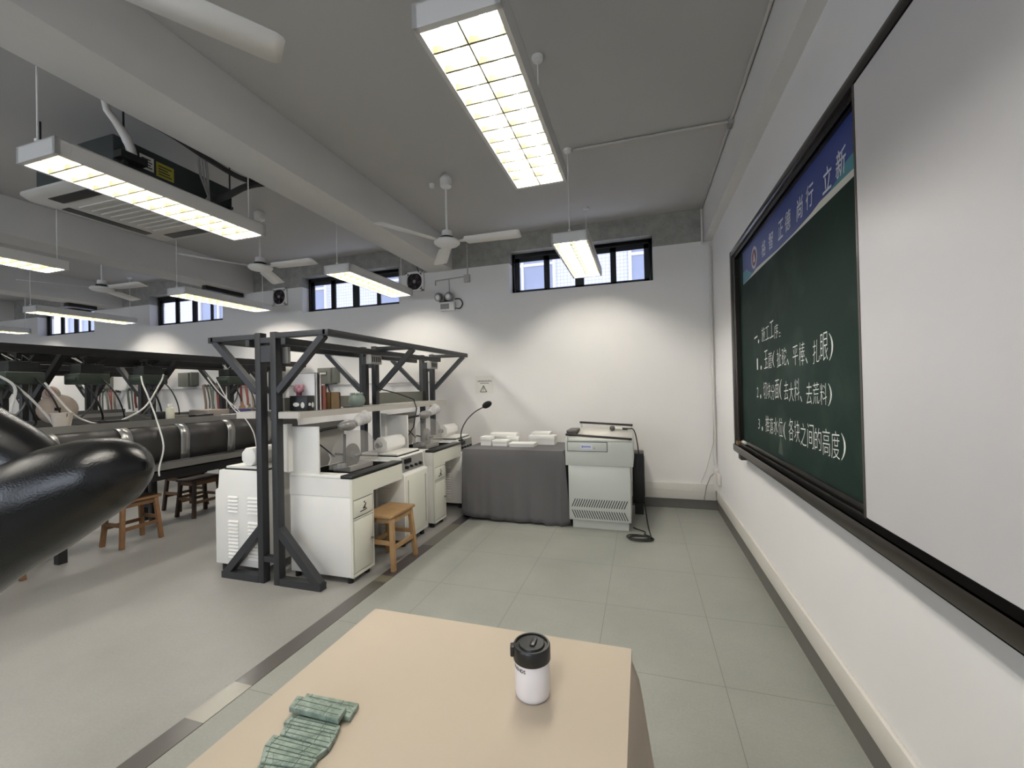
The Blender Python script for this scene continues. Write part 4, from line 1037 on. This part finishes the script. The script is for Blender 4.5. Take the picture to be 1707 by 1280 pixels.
wbox(-1.22, -1.01, 4.66, 4.80, .035, 'thin white box lying on top of the large right-hand box', z=.850)
mc = thing('gooseneck_microphone', (-1.95, 4.42, .83), 'black gooseneck microphone curving up from the rear machine bench', 'microphone')
B().tube(smooth([(-1.99, 4.40, .83), (-1.985, 4.42, .93), (-1.94, 4.47, 1.04), (-1.85, 4.5, 1.13), (-1.745, 4.5, 1.185)]), .007, 8).build('gooseneck', black_pl, mc)
B().ell((-1.70, 4.5, 1.212), (.062, .038, .038), 18, 12, Matrix.Rotation(-.45, 3, 'Y')).build('windscreen', mat('foam_black', '#121212', .9, bump=.5, bscale=200), mc)
B().lathe([(0, 0), (.03, 0), (.03, .015), (.012, .03), (0, .03)], (-1.99, 4.40, .805), 14).build('base', black_pl, mc)

# ================================================================ LECTERN
lm = mat('lectern_grey', '#bcbfb9', .45, var=.03)
lm_top = mat('lectern_top', '#c2bfb8', .5, var=.04)
le = thing('lectern', (-.42, 4.4, 0), 'grey steel multimedia lectern with slotted front beside the cloth table', 'lectern')
B().box(-.685, -.15, 4.17, 4.66, 0, .085).build('plinth', lm, le)
fb = B().prism([(4.135, .085), (4.135, .62), (4.68, .62), (4.68, .085)], 'x', -.715, -.125).build('body', lm, le, bevel=.004)
sl = B()
for zz, sg_ in ((.215, 1), (.105, -1)):
    for k in range(22):
        x = -.69+.0237*k; u0, u1 = (0, .034) if sg_ > 0 else (.034, 0)
        sl.add([(x+u0, 4.1345, zz), (x+u0+.009, 4.1345, zz), (x+u1+.009, 4.1345, zz+.078), (x+u1, 4.1345, zz+.078)], [(0, 1, 2, 3)])
sl.build('vent_slots', mat('slot_dark', '#2b2c2a', .7, var=0), fb, weld=False)
hp = [(4.13, .62), (4.13, .855), (4.20, .885), (4.62, .945), (4.69, .945), (4.69, .62)]
hd = B().prism(hp, 'x', -.742, -.095).build('head', lm, le, bevel=.004)
tp = B().add([(-.735, 4.205, .8875), (-.10, 4.205, .8875), (-.10, 4.62, .9468), (-.735, 4.62, .9468)], [(0, 1, 2, 3)]); tp.build('sloped_top', lm_top, hd, solid=.003)
B().box(-.721, -.329, 4.1285, 4.13, .759, .856).build('drawer_gap', ink, le)
dw = B().box(-.715, -.335, 4.122, 4.1285, .765, .85).build('drawer', lm, le, bevel=.002)
B().box(-.585, -.475, 4.119, 4.122, .785, .83).build('label_plate', mat('label_white', '#c9cbe0', .4, var=0), dw)
q = B()
q.box(-.575, -.567, 4.118, 4.119, .795, .82)
for k in range(7): q.box(-.562+.011*k, -.554+.011*k, 4.118, 4.119, .802, .815)
q.build('label_print', mat('blue_print', '#4a4f8a', .5, var=0), dw, weld=False)
B().cyl((-.455, 4.122, .795), (-.455, 4.112, .795), .008, n=10).build('lock', stainless, dw)
for x0, y0, x1, y1, z0, z1 in ((-.735, 4.14, -.10, 4.14, .925, .885), (-.66, 4.62, -.10, 4.62, 1.005, .975)):
    B().bar((x0, y0, z0), (x1, y1, z1), .03, .022).build('hand_rail', mat('rail_dark_brown', '#2a1d1a', .4), le, bevel=.006)
for x, y, z0, z1 in ((-.715, 4.145, .86, .92), (-.12, 4.145, .855, .885), (-.64, 4.62, .945, 1.0), (-.115, 4.62, .945, .97)): B().box(x-.008, x+.008, y-.008, y+.008, z0, z1).build('rail_post', lm, le)
B().box(-.742, -.64, 4.22, 4.50, .93, .955).box(-.742, -.66, 4.24, 4.48, .88, .93).build('side_console', mat('console_grey', '#55534f', .5), le, bevel=.006)
mk = thing('microphone', (-.33, 4.50, .94), 'silver handheld microphone lying on the lectern top', 'microphone')
a_ = Vector((-.30, 4.48, .955)); d_ = Vector((1, -.03, -.035)).normalized()
B().tube([a_-d_*.03+Vector((0,0,0)), a_-d_*.026, a_-d_*.01, a_+d_*.012, a_+d_*.025], [.008, .018, .026, .024, .015], 14).build('grille_head', mat('mic_grille', '#55534f', .4, metal=.6), mk)
B().tube([a_+d_*.025, a_+d_*.10], [.016, .012], 12).build('handle', mat('mic_silver', '#c6c3ba', .3, metal=.3), mk)
B().tube([a_+d_*.10, a_+d_*.15], [.013, .012], 12).build('plug', black_pl, mk)
e_ = a_+d_*.15
B().tube(smooth([e_, e_+Vector((.05, 0, .0)), (-.075, 4.5, .90), (-.055, 4.52, .78), (-.045, 4.55, .64), (-.05, 4.6, .50)]), .006, 6).build('cable', cable_black, mk)
spk = thing('loudspeaker', (-.04, 4.72, 0), 'tall black loudspeaker box behind the right side of the lectern', 'loudspeaker')
B().box(-.118, .005, 4.71, 4.98, .12, .66).build('cabinet', black_pl, spk, bevel=.01)
B().box(.005, .008, 4.74, 4.95, .20, .60).build('grille', mat('grille_cloth', '#1d1a22', .8), spk)
B().box(-.10, -.01, 4.74, 4.95, 0, .12).build('stand_foot', black_pl, spk)
cc = []
for k in range(70):
    a = k*.28; rr = .085+.018*math.sin(k*.37); cc.append((-.045+rr*1.15*math.cos(a), 3.975+rr*.75*math.sin(a), .007+.0002*k))
cpts = smooth([(.0, 4.70, .14), (.02, 4.5, .02), (.035, 4.25, .008), (.05, 4.05, .007)], 5) + cc + smooth([(-.01, 4.05, .022), (.0, 4.12, .02), (-.07, 4.22, .008), (-.11, 4.26, .008)], 5)
tag(B().tube(cpts, .006, 6).build('power_cable', cable_black), 'black cable coiled on the floor to the right of the lectern', 'cable')

# ================================================================ FRONT TABLE, CUP AND STONE SLABS
table('table', -.755, -.055, .20, 1.055, .742, 'table under the tan cloth nearest the camera', grey_pl)
tan = mat('tan_cloth', '#b4a898', .85, var=.05, scale=3, bump=.25, bscale=5, spec=.15)
b = cloth(-.775, -.04, .18, 1.075, .7485, lambda s: .10, .018, 9, nfold=5, flare=.085)
o = b.build('tablecloth', tan, solid=.002)
tag(o, 'tan cloth covering the front table nearest the camera', 'tablecloth')
cp = thing('travel_cup', (-.236, .862, .7505), 'white insulated cup with a black lid on the tan cloth', 'cup')
cx_, cy_, cz = -.236, .862, .7505
body = B().lathe([(.0, 0), (.031, 0), (.0355, .004), (.037, .012), (.037, .074), (.036, .078), (0, .078)], (cx_, cy_, cz), 48).build('body', mat('cup_white', '#dcd8da', .3, var=.01), cp)
lidm = mat('cup_lid_black', '#171716', .32, var=.05)
ld = B().lathe([(.037, .076), (.0395, .078), (.0395, .104), (.0375, .1075), (.034, .1075), (.033, .104), (0, .104)], (cx_, cy_, cz), 48).build('lid', lidm, cp)
q = B().lathe([(.0, .1085), (.026, .108), (.028, .104)], (cx_, cy_, cz), 36); q.build('sip_disc', lidm, ld)
B().box(cx_-.002, cx_+.010, cy_-.013, cy_+.013, cz+.108, cz+.112).build('sip_tab', lidm, ld, bevel=.002)
dirn = math.atan2(-cy_, -cx_)
sa = dirn - math.radians(88)
B().box(-.008, .008, -.009, .009, -.011, .011).xf(Matrix.Translation((cx_+.038*math.cos(sa), cy_+.038*math.sin(sa), cz+.094)) @ Matrix.Rotation(sa, 4, 'Z')).build('lid_tab', lidm, ld, bevel=.003)
vs, fs = text_faces('FRIENDS', .0098, .0003)
wd = max(p.x for p in vs); tv = []
end = dirn - math.radians(22)
for p in vs:
    a = end - (wd-p.x)/.0372; tv.append((cx_+.0372*math.cos(a), cy_+.0372*math.sin(a), cz+.064+p.y))
B().add(tv, fs).build('lettering', ink, body, weld=False)

def jade():
    m = bpy.data.materials.new('green_stone'); m.use_nodes = True
    nt = m.node_tree; b = nt.nodes['Principled BSDF']; b.inputs['Roughness'].default_value = .4
    g = node(nt, 'ShaderNodeNewGeometry')
    n = node(nt, 'ShaderNodeTexNoise'); n.inputs['Scale'].default_value = 60; n.inputs['Detail'].default_value = 8; n.inputs['Roughness'].default_value = .7; nt.links.new(g.outputs['Position'], n.inputs['Vector'])
    v = node(nt, 'ShaderNodeTexVoronoi', feature='DISTANCE_TO_EDGE'); v.inputs['Scale'].default_value = 24; nt.links.new(g.outputs['Position'], v.inputs['Vector'])
    r = node(nt, 'ShaderNodeMapRange'); r.inputs['From Max'].default_value = .02; nt.links.new(v.outputs['Distance'], r.inputs['Value'])
    cr = node(nt, 'ShaderNodeValToRGB'); cr.color_ramp.elements[0].color = lin('#54665b'); cr.color_ramp.elements[0].position = .3; cr.color_ramp.elements[1].color = lin('#93a297'); cr.color_ramp.elements[1].position = .7
    nt.links.new(n.outputs['Fac'], cr.inputs['Fac'])
    x = node(nt, 'ShaderNodeMix', data_type='RGBA'); x.inputs['A'].default_value = lin('#4f6057'); nt.links.new(r.outputs['Result'], x.inputs['Factor']); nt.links.new(cr.outputs['Color'], x.inputs['B'])
    nt.links.new(x.outputs['Result'], b.inputs['Base Color']); return m
jm = jade(); je = mat('scored_line', '#44544b', .6, var=0)
SL = [([(-.695,.722),(-.568,.727),(-.561,.69),(-.685,.697)], 0, 'stone slab farthest from the camera in the row of green slabs'),
      ([(-.697,.699),(-.576,.699),(-.571,.669),(-.689,.668)], .011, 'smooth grey-green slab overlapping the farthest one'),
      ([(-.679,.667),(-.567,.670),(-.56,.650),(-.679,.645)], 0, 'narrow scored green slab third from the far end'),
      ([(-.671,.643),(-.558,.648),(-.552,.622),(-.662,.620)], .001, 'narrow pale-streaked green slab fourth from the far end'),
      ([(-.674,.618),(-.553,.620),(-.56,.598),(-.67,.594)], 0, 'mottled green slab in front of the pale-streaked one'),
      ([(-.668,.592),(-.554,.596),(-.555,.576),(-.646,.564)], .001, 'green slab second nearest to the camera'),
      ([(-.645,.562),(-.553,.574),(-.55,.552),(-.64,.540)], 0, 'green slab nearest to the camera, cut by the photo edge')]
for pts, dz, lab in SL:
    z = .7505+dz; cxm = sum(p[0] for p in pts)/4; cym = sum(p[1] for p in pts)/4
    r = thing('stone_slab', (cxm, cym, z), lab, 'stone slab', 'green stone slabs on the tan cloth')
    B().prism(list(reversed(pts)), 'z', z, z+.011).build('slab', jm, r, bevel=.0015)
    ln = B()
    def L(u, v): 
        a = Vector(pts[0]).lerp(Vector(pts[1]), u); b_ = Vector(pts[3]).lerp(Vector(pts[2]), u); return a.lerp(b_, v)
    for (u0, v0, u1, v1) in ((.06,.3,.95,.3), (.08,.7,.96,.72), (.72,.05,.70,.95), (.12,.05,.10,.95)):
        p, q_ = L(u0, v0), L(u1, v1); ln.bar((p.x, p.y, z+.0111), (q_.x, q_.y, z+.0111), .0012, .0006)
    ln.build('scored_lines', je, r, weld=False)

# ================================================================ BLACK CHAIR (cut by the left edge)
leather = mat('black_leather', '#050506', .27, var=.1, bump=.08, bscale=350, spec=.45)
chair = thing('office_chair', (-1.7, .28, 0), 'glossy black leather high-backed chair bulging in from the left edge', 'chair')
hp_ = [(-1.043,.329,1.119), (-.965,.353,1.175), (-.913,.369,1.209), (-.861,.384,1.239), (-.818,.397,1.262), (-.78,.409,1.278), (-.745,.42,1.289), (-.72,.427,1.292), (-.703,.432,1.292)]
hr = [.080, .077, .0756, .0752, .0703, .062, .051, .034, .008]
pts = smooth(hp_, 4); rs = []
for i in range(len(hp_)-1):
    for k in range(4): rs.append(hr[i]+(hr[i+1]-hr[i])*k/4)
rs.append(hr[-1])
B().tube(pts, rs, 32).build('headrest_bolster', leather, chair)
B().tube(smooth([(-.93,.425,1.245), (-.998,.446,1.285), (-1.084,.419,1.333), (-1.173,.391,1.375), (-1.29,.355,1.36), (-1.385,.33,1.25), (-1.43,.30,1.08), (-1.45,.29,.92)], 2), [.028,.035,.0413,.047,.0516,.054,.0568,.058,.06,.062,.065,.068,.07,.07,.07], 24).build('headrest_top', leather, chair)
B().ell((-1.21, .36, 1.20), (.22, .06, .14), 24, 14).build('headrest_pad', leather, chair)
B().tube(smooth([(-1.02,.335,1.13), (-1.18,.32,1.04), (-1.36,.30,.92), (-1.46,.29,.70), (-1.48,.29,.52)], 3), .079, 20).ell((-1.47, .28, .80), (.07, .20, .34), 24, 14).build('backrest', leather, chair, weld=False)
B().ell((-1.72, .28, .47), (.28, .23, .07), 28, 10).build('seat', leather, chair)
for s_ in (-1, 1):
    B().tube(smooth([(-1.50, .28+s_*.24, .45), (-1.52, .28+s_*.25, .66), (-1.70, .28+s_*.25, .69), (-1.88, .28+s_*.24, .64)], 4), .025, 10).build('armrest', black_pl, chair)
B().cyl((-1.70, .28, .10), (-1.70, .28, .41), .03, n=14).build('gas_post', black_pl, chair)
for k in range(5):
    a = 2*PI*k/5+.4
    lg = B().bar((-1.70, .28, .11), (-1.70+.28*math.cos(a), .28+.28*math.sin(a), .07), .05, .035).build('base_leg', black_pl, chair)
    B().lathe([(0,-.012),(.03,-.012),(.03,.012),(0,.012)], (-1.70+.28*math.cos(a), .28+.28*math.sin(a), .03), 14, 'x').build('caster', black_pl, lg)
bpy.context.view_layer.update()
